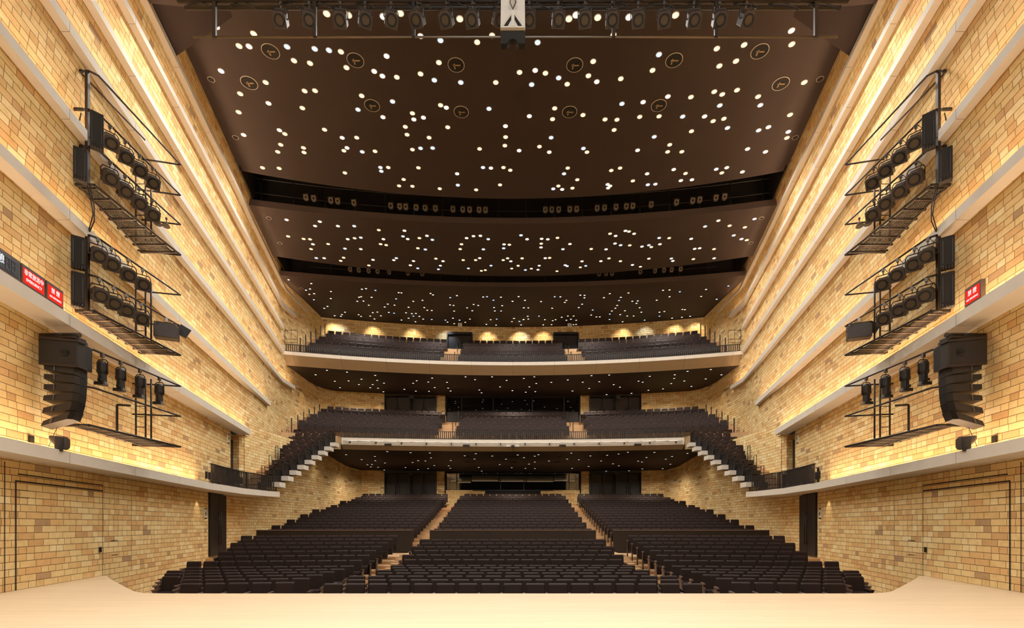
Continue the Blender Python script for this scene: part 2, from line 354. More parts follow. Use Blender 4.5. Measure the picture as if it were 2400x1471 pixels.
awall(bw, -5.5, 5.5, .5, Z(2.82))
struct('wall_back', bw, 'brick', fix=False)
dn = 0
def back_door(x0, x1, z0, z1, leaves, handle=True):
    global dn; dn += 1
    y = backw((x0+x1)/2)
    mb = MB(); mb.b2((x0, y+.25, z0), (x1, y+.4, z1)); mb.b2((x0-.02, y-.1, z1-.08), (x1+.02, y+.4, z1+.1))
    mb.b2((x0-.06, y-.12, z0), (x0+.04, y+.4, z1)); mb.b2((x1-.04, y-.12, z0), (x1+.06, y+.4, z1))
    d = struct('door_%d' % dn, mb, 'door')
    w_ = (x1-x0)/leaves
    for i in range(leaves):
        l = MB().b2((x0+w_*i+.05, y+.12, z0), (x0+w_*(i+1)-.05, y+.25, z1-.12)).build('door_leaf', 'door', d)
        hx = x0+w_*(i+1)-.16 if i % 2 == 0 else x0+w_*i+.16
        h = MB().tube((hx, y+.05, z0+.7), (hx, y+.05, z0+1.7), .02).tube((hx, y+.05, z0+.8), (hx, y+.14, z0+.8), .014).tube((hx, y+.05, z0+1.6), (hx, y+.14, z0+1.6), .014)
        h.build('door_handle', 'steel', l)
for s in (-1, 1):
    q = lambda a, b: (min(s*a, s*b), max(s*a, s*b))
    back_door(*q(6.25, 8.22), Z(1.5), Z(4.2), 2); back_door(*q(8.33, 10.3), Z(1.5), Z(4.2), 2)
    back_door(*q(6.25, 8.22), Z(7.7), Z(10.4), 2); back_door(*q(8.33, 10.3), Z(7.7), Z(10.4), 2)
    back_door(*q(3.35, 5.33), Z(13.2), Z(15.6), 2)
# control rooms behind glass
def booth(n, x, z0, z1, mull, lit):
    y = 42.0
    mb = MB(); mb.b2((-x, y+2.4, z0-.4), (x, y+2.5, z1+.3)); mb.b2((-x, y-.05, z1-.02), (x, y+2.5, z1+.3)); mb.b2((-x, y-.05, z0-.35), (x, y+2.5, z0))
    mb.b2((-x-.1, y-.35, z0-.3), (-x, y+2.5, z1+.3)); mb.b2((x, y-.35, z0-.3), (x+.1, y+2.5, z1+.3))
    fr = struct('window_%d' % n, mb, 'black')
    g_ = MB().b2((-x, y-.03, z0), (x, y-.015, z1)); go = g_.build('glass_pane', 'glassy', fr); go['label'] = 'dark reflecting glass pane'
    f = MB()
    for m_ in mull: f.b2((m_-.03, y-.06, z0), (m_+.03, y, z1))
    f.b2((-x, y-.1, z0-.08), (x, y+.02, z0)); f.build('mullion', 'dark', fr)
    if lit:
        for i, (a, b_) in enumerate(((-5.2, -4.7), (-4.6, -3.5), (-3.45, -1.2), (-1.15, 1.1), (1.15, 3.4), (3.45, 4.6), (4.75, 5.2))):
            dz = (0, -.12, 0, -.03, -.04, .02, 0)[i]
            p = MB().b2((a, y+.9, z0+.78+dz), (b_, y+.95, z0+1.25+dz)).b2((a, y+.78, z0+.74+dz), (b_, y+.95, z0+.79+dz)).build('glowband_panel', 'tan', fr); MB().b2((a+.02, y+.80, z0+.795+dz), (b_-.02, y+.86, z0+.80+dz)).build('light_strip', 'glowband', p)  # added panels and glowing strips imitate the warm bands seen in the glass
gl = bpy.data.materials.new('tinted window glass'); gl.use_nodes = True; nt = gl.node_tree; nt.nodes.clear()
o_ = nt.nodes.new('ShaderNodeOutputMaterial'); mx = nt.nodes.new('ShaderNodeMixShader'); tr = nt.nodes.new('ShaderNodeBsdfTransparent'); gs = nt.nodes.new('ShaderNodeBsdfGlossy')
gs.inputs['Roughness'].default_value = .03; tr.inputs[0].default_value = (.6, .62, .65, 1); mx.inputs[0].default_value = .10
nt.links.new(tr.outputs[0], mx.inputs[1]); nt.links.new(gs.outputs[0], mx.inputs[2]); nt.links.new(mx.outputs[0], o_.inputs[0]); M['glassy'] = gl
booth(1, 5.45, Z(2.85), Z(4.25), (-4.6, -1.0, .9, 4.6), True)
booth(2, 5.40, Z(9.22), Z(10.4), (-4.2, -1.6, 1.6, 4.2), False)
ub = MB(); ub.b2((-5.4, 41.9, Z(7.4)), (5.4, 42.1, Z(9.15))); struct('window_3', ub, 'dark')

# ------------------------------------------------------------------ balconies
def balcony(R, y0, prof, xm, kc_front, kc_back, backk):
    """front edge arc y0 - x*x/R; prof = list of (depth, k)"""
    f = arc(y0, R); mb = MB(); n = 28; secs = []; us = []
    for i in range(n+1):
        x = -xm+2*xm*i/n; P = [(x, f(x)+d, Z(k)) for d, k in prof]+[(x, f(x)+prof[-1][0], Z(prof[0][1]-.01)), ]
        secs.append(P); us.append(x*1.0)
    mb.sweep(secs, us=us, caps=True, mis=[0, 1, 1, 1, 0])
    return f, mb
# upper balcony
f2, mb = balcony(98, 35.9, [(0, 11.40), (0, 11.17), (.5, 10.6)], 15.1, 0, 0, 0)
sheet(mb, lambda x: f2(x)+.5, backw, Z(10.6), Z(10.5), 15.05, mi=2)
sheet(mb, f2, lambda x: f2(x)+1, Z(11.40), Z(11.40), 15.1, mi=3)
struct('trim_17', mb, ['conc', 'tan', 'uceil', 'wood'], fix=False)
f1, mb = balcony(136, 34.2, [(0, 5.67), (0, 5.22), (.35, 4.94)], 11.15, 0, 0, 0)
sheet(mb, lambda x: f1(x)+.35, backw, Z(4.94), Z(4.33), 12.7, mi=2)
sheet(mb, f1, lambda x: f1(x)+1, Z(5.67), Z(5.67), 11.15, mi=3)
struct('trim_18', mb, ['conc', 'tan', 'uceil', 'wood'], fix=False)

ALLSEATS = []      # (x, y, floor z, rotation, where, row, index, end)
def terrace(mb, rows, ztops, xm, R, ylast, front, xf):
    for i, (y, z) in enumerate(zip(rows, ztops)):
        fa = (lambda x, y=y: max(y-.55-x*x/R, front(x)+.75 if abs(x) < xf else 0)) if i == 0 else arc(y-.55, R); fb = arc((rows[i+1] if i+1 < len(rows) else ylast+.55)-.55, R)
        sheet(mb, fa, fb, z, z, xm, 24, mi=0); sheet(mb, fa, fa, z-(.38 if i == 0 else .6), z, xm, 24, mi=0)
PITCH = .52
SH = .95           # seat top above the floor
def seat_row(y, z, x0, x1, R, where, row, stag=False):
    n = int((x1-x0)/PITCH+1e-6)
    if stag: x0 += (x1-x0-n*PITCH)*0
    off = x0+((x1-x0)-n*PITCH)/2
    for i in range(n):
        x = off+(i+.5)*PITCH; yy = y-x*x/R if R else y
        ALLSEATS.append((x, yy, z, math.atan(-2*x/R) if R else 0, where, row, i, n))
ter = MB()
rows2 = [36.55+.9*i for i in range(6)]; z2 = [Z(12.04+.546*i-SH) for i in range(6)]
terrace(ter, rows2, z2, 15.0, 90, 41.2, f2, 20)
for i, (y, z) in enumerate(zip(rows2, z2)):
    st = .26 if i % 2 else 0
    seat_row(y, z, -14.1, -4.95-st, 90, 'upper balcony', i); seat_row(y, z, -4.1+st, 4.1-st, 90, 'upper balcony', i); seat_row(y, z, 4.95+st, 14.1, 90, 'upper balcony', i)
rows1 = [35.2+.95*i for i in range(6)]; z1_ = [Z(6.78+.40*i-SH) for i in range(6)]
terrace(ter, rows1, z1_, 14.9, 90, 40.9, f1, 11.3)
for i, (y, z) in enumerate(zip(rows1, z1_)):
    st = .26 if i % 2 else 0
    seat_row(y, z, -14.0, -4.95-st, 90, 'lower balcony', i); seat_row(y, z, -4.1+st, 4.1-st, 90, 'lower balcony', i); seat_row(y, z, 4.95+st, 14.0, 90, 'lower balcony', i)
# wings stepping down along the side walls
blocks = {-1: MB(), 1: MB()}
def xin(j): return 11.62-.055*j
for s, side in SIDES:
    for j in range(9):
        y = 25.5+.85*j; z = Z(2.125+.383*j); xo = wall_x(7.62, y+.5)
        ter.b2((s*(xin(j)+.35), y+.02, z-.23), (s*(12.72+.22*j), y+.9, z), mi=1); ter.b2((s*(12.70+.22*j), y+.02, z-.5), (s*xo, y+.9, z))
        blocks[s].b2((s*xin(j), y, z-.24), (s*(xin(j)+.36), y+.66, z))
        ter.b2((s*(xin(j)+.36), y+.01, z-.23), (s*xo, y+.9, z-.12), mi=1)
        x0, x1 = xin(j)+.35, 12.45+.22*j
        n = int((x1-x0)/PITCH)
        for i in range(n): ALLSEATS.append((s*(x0+.3+i*PITCH), y+.62, z, 0, side+' balcony wing', j, i, n))
        # half steps of the wall-side stair
        ter.b2((s*(x1+.25), y-.02, z-.19), (s*xo, y+.3, z-.19+.01)); ter.b2((s*(x1+.25), y-.40, z-.4), (s*xo, y+.02, z-.19))
    struct('trim_%d' % (19 if s < 0 else 20), blocks[s], 'conc')
struct('floor_balconies', ter, ['wood', 'shell'], fix=False)

# side box slabs (the widened ends of the lowest ledges)
for s, side in SIDES:
    P = [(7.46+SL*20.2, 20.2), (12.05, 21.6), (12.24, 23.2), (12.0, 25.1), (11.72, 25.75)]
    poly = P+[(13.75, 25.75), (8.16+SL*20.2+.02, 20.2)]
    mb = MB().prism([(s*x, y) for x, y in poly], .26, lambda u, v, h: (u, v, Z(1.39)+h))
    struct('trim_%d' % (21 if s < 0 else 22), mb, 'conc')
    for i in range(6):
        ALLSEATS.append((s*12.95, 21.2+i*.55, Z(1.65), s*-1.25, side+' box', 0, i, 6))

def railing(name, pts, z, h, label, gap=.13, post_every=9, group=None, zf=None, mslat=.062):
    """balusters, bottom rail and top rail along a polyline"""
    t = thing(name, (pts[0][0], pts[0][1], z), label, 'railing', group)
    o = Vector((pts[0][0], pts[0][1], 0)); sl, tr_ = MB(), MB(); n = 0
    zz = zf or (lambda i: 0)
    for i, (a, b) in enumerate(zip(pts, pts[1:])):
        a, b = Vector((*a, 0))-o, Vector((*b, 0))-o; d = b-a; L = d.length; k = max(1, round(L/gap)); ang = math.atan2(d.y, d.x); R = Matrix.Rotation(ang, 3, 'Z')
        dz = zz(i)
        for q in range(k):
            p = a+d*(q+.5)/k; n += 1
            if n % post_every == 0: MB().box((p.x, p.y, dz+h/2), (.06, .05, h), R).build('post', 'rail', t)
            else: sl.box((p.x, p.y, dz+.06+(h-.1)/2), (mslat, .02, h-.1), R)
        tr_.box(((a+b)/2+Vector((0, 0, dz+h-.02))), (L+.03, .06, .04), R); tr_.box(((a+b)/2+Vector((0, 0, dz+.05))), (L+.02, .04, .05), R)
    sl.build('baluster', 'rail', t); tr_.build('rail', 'rail', t)
    return t
def arcpts(f, x0, x1, n): return [(x0+(x1-x0)*i/n, f(x0+(x1-x0)*i/n)+.12) for i in range(n+1)]
railing('balcony_railing', arcpts(f2, -15.0, 15.0, 30), Z(11.4), .52, 'long black slatted railing along the upper balcony front')
railing('balcony_railing', arcpts(f1, -11.1, 11.1, 24), Z(5.67), .55, 'long black slatted railing along the lower balcony front')
for s, side in SIDES:
    railing('box_railing', [(s*11.95, 20.25), (s*12.13, 21.6), (s*12.33, 23.2), (s*12.1, 25.1), (s*11.82, 25.65)], Z(1.65), .78, 'black slatted railing around the %s side box' % side, gap=.12, post_every=14)
    pts = [(s*(xin(j)+.3), 25.5+.85*j) for j in range(10)]
    t = thing('wing_railing', (pts[0][0], pts[0][1], Z(2.125)), 'black stepped railing along the inner edge of the %s balcony wing' % side, 'railing')
    sl = MB(); rl = MB()
    for j in range(9):
        y = .85*j; z = .383*j; x = -s*.055*j
        for q in range(6): sl.b2((x-.012, y+.07+q*.14, z), (x+.012, y+.10+q*.14, z+.68))
        rl.b2((x-.02, y, z+.68), (x+.02, y+.85, z+.74)); rl.b2((x-.02, y, z), (x+.02, y+.05, z+.74)); rl.b2((x-.02, y, z), (x+.02, y+.85, z+.06))
    sl.build('baluster', 'rail', t); rl.build('rail', 'rail', t)
    for j in range(9): MB().b2((-s*.055*j+s*.03, .85*j+.02, .383*j-.02), (-s*.055*j+s*.05, .85*j+.86, .383*j+.62)).build('panel', 'shell', t)
    # grab rails at the row ends of the wall-side stair, and posts at the upper balcony ends
    for j in range(0, 9, 2):
        y = 25.5+.85*j+.3; z = Z(2.125+.383*j); x = s*(12.45+.22*j+.2)
        g_ = MB().path([(0, 0, 0), (0, 0, .85), (0, .32, .85), (0, .32, .0)], .016, 6).build('grab_rail', 'rail'); g_.location = (x, y, z)
        tag(g_, 'black looped grab rail on the %s wing stair, %s from the bottom' % (side, od(j//2)), 'grab rail', 'grab rails on the wing stairs')
    for i in range(6):
        for (rows, zs, nm) in ((rows2, z2, 'upper'), (rows1, z1_, 'lower')):
            x = 14.22; g_ = MB().path([(0, 0, 0), (0, 0, 1.5 if nm == 'upper' else 1.1), (0, .1, 1.5 if nm == 'upper' else 1.1), (0, .1, 0)], .02, 6).build('grab_rail', 'rail'); g_.location = (s*x, rows[i]-x*x/90-.1, zs[i]-.1)
            tag(g_, 'black upright grab rail at the %s end of %s balcony row, %s from the front' % (side, nm, od(i)), 'grab rail', 'grab rails at the balcony row ends')
    for nm, rows, zs in (('upper', rows2, z2), ('lower', rows1, z1_)):
        for i in range(1, 6, 2):
            g_ = MB().path([(0, 0, 0), (0, 0, .95), (0, .4, .98), (0, .4, 0)], .018, 6).build('grab_rail', 'rail'); g_.location = (s*4.25, rows[i]-.2, zs[i])
            tag(g_, 'thin black grab rail beside the %s aisle of the %s balcony, %s from the front' % (side, nm, od(i//2)), 'grab rail', 'grab rails beside the balcony aisles')
    gx = s*14.65
    fr = MB()
    for dx in (-.42, .42): fr.tube((dx, 0, .5), (dx, 0, 1.45), .015)
    for z in (.62, .85, 1.45): fr.tube((-.42, 0, z), (.42, 0, z), .015)
    fr.tube((0, 0, .85), (0, 0, 1.45), .012); fr.tube((0, 0, 1.3), (.4, 0, .9), .01)
    g_ = fr.build('guard_frame', 'rail'); g_.location = (gx, f2(gx)+.12, Z(11.4))
    tag(g_, 'tall open black guard frame at the %s end of the upper railing' % side, 'guard frame')
# aisle steps between the seat blocks of the balconies
st = MB()
for rows, zs, R in ((rows2, z2, 90), (rows1, z1_, 90)):
    for i in range(5):
        for s in (-1, 1):
            for h in range(2):
                dz = (zs[i+1]-zs[i])/3*(h+1); y = rows[i]-4.5*4.5/90-.55+.32*(h+1)
                st.b2((s*4.12, y, zs[i]), (s*4.93, y+.9, zs[i]+dz))
struct('floor_balcony_steps', st, 'wood')
# long white tube with brackets on the lower balcony front
t = thing('lighting_barre', (0, f1(0)-.14, Z(5.44)), 'long curved white tube bracketed to the lower balcony front', 'lighting bar')
mb = MB(); o0 = f1(0)-.14
mb.path([(x, f1(x)-.14-o0, 0) for x in [-11.0+i*22/26 for i in range(27)]], .045, 8); mb.build('tube', 'pipe', t)
br = MB()
for i in range(14):
    x = -10.6+i*21.2/13; br.b2((x-.03, f1(x)-.16-o0, -.12), (x+.03, f1(x)+.02-o0, .02))
br.build('bracket', 'dark', t)
for x in (-8.2, -3.1, 3.3, 8.2):
    b_ = MB().b2((-.22, -.06, -.06), (.22, .06, .06)).build('junction_box', 'dark'); b_.location = (x, f1(x)-.1, Z(5.26))
    tag(b_, 'flat black junction box under the balcony tube, %s from left' % od((-8.2, -3.1, 3.3, 8.2).index(x)), 'junction box', 'junction boxes under the balcony tube')
t = thing('camera_unit', (0, f1(0)-.25, Z(5.2)), 'small black camera unit hanging at the centre of the balcony tube', 'camera')
MB().b2((-.1, -.08, -.1), (.1, .08, .06)).build('body', 'dark', t); MB().tube((0, -.08, -.03), (0, -.16, -.05), .05, 12).build('lens', 'lens', t)
for x in (-.3, .3): MB().b2((x-.12, -.05, -.03), (x+.12, .05, .08)).build('side_box', 'grey', t)

# ------------------------------------------------------------------ stalls
side_rows = [(12.07+.91*i, -1.366 if i < 5 else -1.342+(i-5)*.1233) for i in range(13)]
cent_rows = [(11.75+.90*i, -1.366 if i < 7 else -1.35+(i-6)*.118) for i in range(13)]
back_rows = [(26.75+.925*i, -.20+.163*i+.0009*i*i) for i in range(16)]
fl = MB()
fl.b2((-13.6, 7, -3), (13.6, 16.0, Z(-1.366-SH)))
for s in (-1, 1):
    for i, (y, k) in enumerate(side_rows):
        z = Z(k-SH); dy = lambda x: -.12*(x-5.1)
        x0, x1 = 5.1, 13.6
        ya, yb = y-.45, (y+.46 if i < 12 else 26.2)
        vs = [(s*x0, ya, z), (s*x1, ya+dy(x1), z), (s*x1, yb+(dy(x1) if i < 12 else 0), z), (s*x0, yb, z)]
        fl.add(vs+[(a, b, z-1) for a, b, c in vs], [(0, 1, 2, 3), (0, 1, 5, 4), (0, 3, 7, 4)])
for i, (y, k) in enumerate(cent_rows):
    fl.b2((-4.2, y-.45, Z(k-SH)-.5), (4.2, y+.9 if i < 12 else 26.2, Z(k-SH)))
for s in (-1, 1):
    for i, (y, k) in enumerate(side_rows):
        for h in (0, 1): fl.b2((s*4.2, y-.45+.46*h, Z(k-SH)-.6), (s*5.1, 26.2, Z(k-SH)+(.0617*h if i > 4 else 0)))
for i, (y, k) in enumerate(back_rows):
    z = Z(k-SH); fl.b2((-13.7, y-.42, z-.4), (13.7, y+.51 if i < 15 else 42.0, z))
    for s in (-1, 1): fl.b2((s*4.2, y-.42-.3, z-.3), (s*5.1, y-.42, z-.085))
fl.b2((-5.6, 41.2, .4), (5.6, 42.1, .5))
struct('floor', fl, 'wood', fix=False)
wl = lambda y: 8.16+SL*min(y, 24.2)
for i, (y, k) in enumerate(side_rows):
    for s, side in SIDES:
        cs = 1/math.sqrt(1+.0144); x = 5.14+PITCH/2*cs; n = 0; L = []
        while True:
            yy = y-.12*(x-5.1)
            if x+PITCH/2 > (wl(yy)-1.0 if i > 4 else (7.95, 8.4, 9.3, 9.8, 10.4)[i]): break
            L.append((s*x, yy)); x += PITCH*cs
        if i % 2: L = L[:-1] if len(L) > 6 and i > 6 else L
        for q, (a, b) in enumerate(L): ALLSEATS.append((a, b, Z(k-SH), s*math.atan(-.12), side+' block', i, q, len(L)))
for i, (y, k) in enumerate(cent_rows):
    n = 16 if i % 2 == 0 else 15
    if i < 3: n += 1
    for q in range(n): ALLSEATS.append(((q-(n-1)/2)*PITCH, y, Z(k-SH), 0, 'centre block', i, q, n))
for i, (y, k) in enumerate(back_rows):
    n = 16 if i % 2 == 0 else 15
    for q in range(n): ALLSEATS.append(((q-(n-1)/2)*PITCH, y, Z(k-SH), 0, 'rear centre', i, q, n))
    for s, side in SIDES:
        xo = 12.95 if y < 33 else 12.95-(y-33)*.13
        n = int((xo-5.1-(0 if i % 2 else .26))/PITCH)
        for q in range(n):
            x = 5.13+(0 if i % 2 else .26)*0+(q+.5)*PITCH; ALLSEATS.append((s*x, y-.05*(x-5.1), Z(k-SH), s*math.atan(-.05), 'rear '+side, i, q, n))
# barriers behind the cross aisle
for x0, x1, lab, mt in ((-12.95, -5.08, 'long dark walnut barrier in front of the rear left seats', 'shell'), (-4.2, 4.2, 'dark walnut barrier in front of the rear centre seats', 'shell'), (5.08, 12.95, 'long dark walnut barrier in front of the rear right seats', 'shell')):
    t = thing('barrier', ((x0+x1)/2, 25.9, Z(-1.43)), lab, 'barrier')
    h = (x1-x0)/2
    MB().b2((-h, -.05, 0), (h, .05, 1.13)).build('panel', 'door', t); MB().b2((-h-.01, -.07, 1.13), (h+.01, .07, 1.17)).build('cap', 'arm', t)

# seats: pieces of one seat (faces -Y)
def back_mb(hi=True):
    mb = MB()
    if hi:
        W = .222
        prof = [(.38, .0, .035), (.45, .015, .05), (.60, .045, .055), (.78, .075, .055), (.925, .10, .055), (.945, .108, .045), (.952, .118, .02)]
        secs = []
        for z, y, t in prof:
            w_ = W-(0 if z < .93 else .008 if z < .95 else .022); secs.append([(-w_, y+.02, z), (-w_+.012, y-t+.03, z), (-w_+.03, y-t+.018, z), (0, y-t+.026, z), (w_-.03, y-t+.018, z), (w_-.012, y-t+.03, z), (w_, y+.02, z), (w_-.01, y+.055, z), (-w_+.01, y+.055, z)])
        mb.sweep(secs)
    else: mb.add([(-.222, 0, .35), (.222, 0, .35), (.222, .07, .905), (-.222, .07, .905), (-.222, .1, .35), (.222, .1, .35), (.215, .15, .95), (-.215, .15, .95), (.215, .10, .95), (-.215, .10, .95)], [(0, 1, 2, 3), (3, 2, 8, 9), (9, 8, 6, 7), (0, 3, 9, 7, 4), (1, 5, 6, 8, 2), (4, 7, 6, 5)])
    return mb
def cush_mb():
    mb = MB(); secs = []
    for z, y0, y1 in ((.26, -.14, -.02), (.30, -.17, -.01), (.50, -.19, -.02), (.56, -.17, .01), (.575, -.13, .02)): secs.append([(-.22, y1, z), (-.22, y0+.02, z), (-.19, y0, z), (.19, y0, z), (.22, y0+.02, z), (.22, y1, z)])
    return mb.sweep(secs)
def arm_mb(): return MB().box((0, -.06, .725), (.05, .34, .04)).box((0, -.02, .355), (.035, .24, .71))
def panel_mb(): return MB().b2((-.02, -.24, 0), (.02, .10, .60)).b2((-.035, -.25, .60), (.035, .14, .64))
ALLSEATS = [a for a in ALLSEATS]
def vis_key(a): return math.hypot(a[0], a[1])
order = sorted(range(len(ALLSEATS)), key=lambda i: vis_key(ALLSEATS[i]))
near = set(order[:300])
proto = thing('theatre_seat', (0, 0, 0), 'x', 'seat')
bk = back_mb().build('backrest', 'fabric', proto); bk.data.update(); cu = cush_mb().build('seat_cushion', 'fabric', proto)
a1 = arm_mb().build('armrest', 'arm', proto); a1.location = (-.26, 0, 0)
endp = panel_mb().build('side_panel', 'arm'); first = True
BLK = {'left block': 'left block', 'right block': 'right block', 'centre block': 'centre block'}
for i in sorted(near):
    x, y, z, r, where, row, q, n = ALLSEATS[i]
    if first: o = proto; first = False
    else: o = tree(proto)
    o.location = (x, y, z); o.rotation_euler = (0, 0, r)
    if (q == 0 and where != 'right block') or (q == n-1 and where != 'left block') or q in (0, n-1):
        sg = {'left block': 1 if q == 0 else -1, 'right block': -1 if q == 0 else 1, 'centre block': -1 if q == 0 else 1}.get(where, 1)
        e = endp.copy(); C.objects.link(e); e.parent = o; e.location = (sg*.265, 0, 0)
    ref = 'seat from the aisle' if where != 'centre block' else 'seat from its left end'
    tag(o, 'dark brown theatre seat, %s row from stage, %s, %s %s' % (od(row), where, od(q), ref), 'seat', 'theatre seats in the front stalls')
bpy.data.objects.remove(endp)
mb = MB(); lo = back_mb(False)
for i, a in enumerate(ALLSEATS):
    if i in near: continue
    x, y, z, r, where = a[:5]; R = Matrix.Rotation(r, 3, 'Z'); o = Vector((x, y, z))
    mb.add([o+R @ Vector(v) for v in lo.v], [tuple(f) for f in lo.f], 0)
    mb.box(o+R @ Vector((0, -.09, .42)), (.44, .15, .30), R, 0); mb.box(o+R @ Vector((-.26, -.06, .725)), (.05, .34, .04), R, 1); mb.box(o+R @ Vector((-.26, -.03, .355)), (.035, .24, .71), R, 2)
o = mb.build('theatre_seat_mass', ['fabric', 'arm', 'shell'], fix=False)
tag(o, 'remaining dark brown theatre seats in the rear stalls, wings and both balconies', 'seats', kind='stuff')

# ------------------------------------------------------------------ stage
SE = bez([(11.19, 14.07), (9.98, 12.8), (8.8, 11.6), (8.1, 10.9), (7.76, 10.62), (7.3, 10.46), (6.6, 10.43)], 5)
L = [(-x, y) for x, y in SE]; Rr = SE[::-1]
poly = [(-13, -6)]+[(-11.35, 14.07)]+L+Rr+[(11.35, 14.07), (13, -6)]
stg = MB().prism(poly, .12, lambda u, v, h: (u, v, -.12+h)); stg.prism([(u*.995, v-.06) for u, v in poly], .9, lambda u, v, h: (u, v, -1.02+h), mi=1)
struct('floor_stage', stg, ['stage', 'door'])

# ------------------------------------------------------------------ side doors, joints and small things on the brick walls
def wp(s, c, y, k, off=0): return Vector((s*(c+SL*y-off), y, Z(k)))
def on_wall(o, s, c, y, k, off=.02):
    """turn an object so that its X runs along the wall and -Y into the hall"""
    o.location = wp(s, c, y, k, off); o.rotation_euler = (0, 0, (PI/2+math.atan(SL)) if s < 0 else -(PI/2+math.atan(SL)))
LC = math.sqrt(1+SL*SL)
for s, side in SIDES:
    dn += 1
    W = (24.0-21.95)*LC
    d = struct('door_%d' % dn, MB().b2((-W/2-.04, -.03, 0), (W/2+.04, .08, 2.75)), 'door'); on_wall(d, s, 8.16, 22.97, -1.36, .0)
    MB().b2((-W/2, -.07, 0), (-.02, -.02, 2.7)).build('door_leaf', 'door', d); MB().b2((.02, -.07, 0), (W/2, -.02, 2.7)).build('door_leaf', 'door', d)
    h = MB()
    for x in (-.14, .12):
        h.tube((x, -.14, .45), (x, -.14, 1.95), .018)
        for z in (.55, .85, 1.55, 1.85): h.tube((x, -.14, z), (x, -.06, z), .012)
    h.build('door_handle', 'steel', d)
    dn += 1
    d = struct('door_%d' % dn, MB().b2((-.55, .12, 0), (.55, .2, 2.55)), 'door'); on_wall(d, s, 8.04, 25.0, 1.65, -.1)
    # brick-faced stage door: dark joints around the leaf
    dn += 1
    g_ = MB(); b_ = lambda y0, y1, k0, k1: g_.add([wp(s, 8.15, y, k, .0) for y, k in ((y0, k0), (y1, k0), (y1, k1), (y0, k1))], [(0, 1, 2, 3)])
    b_(10.88, 10.915, -1.4, .93); b_(10.88, 14.1, .915, .945); b_(10.95, 14.1, 1.07, 1.095); b_(14.09, 14.105, -1.4, 1.07)
    b_(10.58, 10.60, -1.4, 1.3); b_(10.92, 11.3, .74, .75); b_(10.92, 11.3, .58, .59); b_(15.6, 15.61, -1.4, 1.3)
    b_(14.5, 14.85, -.46, -.445); b_(14.5, 14.85, -.87, -.855)
    struct('door_%d' % dn, g_, 'black', fix=False)
    bx = MB().b2((-.04, -.03, -.07), (.04, .0, .07)).build('door_intercom', 'dark'); on_wall(bx, s, 8.16, 13.95, -.68, .01)
    tag(bx, 'small dark intercom plate on the brick %s of the stage' % side, 'intercom')
    # exit signs on the walls
    for y, c, k, w_, lab in ((21.55, 8.16, .47, .26, 'green and white exit sign beside the %s stalls door'), (24.1, 8.04, 4.05, .26, 'green and white exit sign beside the %s side box door')):
        t = thing('exit_sign', (0, 0, 0), lab % side, 'exit sign'); on_wall(t, s, c, y, k, .03)
        MB().b2((-w_/2, 0, -.22), (w_/2, .03, .22)).build('panel', 'white', t); MB().b2((-w_/2, -.004, -.22), (w_/2, 0, -.17)).b2((-w_/2, -.004, .17), (w_/2, 0, .22)).build('frame_bar', 'dark', t)
        f = MB(); f.disc((.02, -.004, .1), (0, -1, 0), .035, 10)
        for a, b2 in (((0, .07), (-.02, -.02)), ((-.02, -.02), (.07, -.08)), ((-.02, -.02), (-.09, -.1)), ((0, .05), (.08, .0)), ((0, .05), (-.08, .0))): f.tube((a[0], -.005, a[1]), (b2[0], -.005, b2[1]), .014, 5)
        f.build('running_figure', 'green', t)
# hanging exit signs at the back
for n, (px, py, D, lab) in enumerate(((1078, 761, 41, 'exit sign hanging over the upper balcony left door'), (1335, 762, 41, 'exit sign hanging over the upper balcony right door'),
        (965, 930, 40.5, 'exit sign hanging over the lower balcony left doors'), (1449, 930, 40.5, 'exit sign hanging over the lower balcony right doors'),
        (965, 1109, 40.5, 'exit sign hanging over the stalls left doors'), (1446, 1109, 40.5, 'exit sign hanging over the stalls right doors'))):
    p = at(px, py, D); t = thing('hanging_exit_sign', p, 'small white '+lab, 'exit sign')
    MB().b2((-.16, -.03, -.14), (.16, .03, .14)).build('panel', 'white' if n < 2 else 'steel', t)
    f = MB(); f.disc((.02, -.034, .06), (0, -1, 0), .03, 8)
    for a, b2 in (((0, .04), (-.02, -.02)), ((-.02, -.02), (.05, -.09)), ((-.02, -.02), (-.08, -.09))): f.tube((a[0], -.035, a[1]), (b2[0], -.035, b2[1]), .012, 5)
    f.build('running_figure', 'green', t); MB().tube((0, 0, .14), (0, 0, .3), .012).build('hanger', 'dark', t)

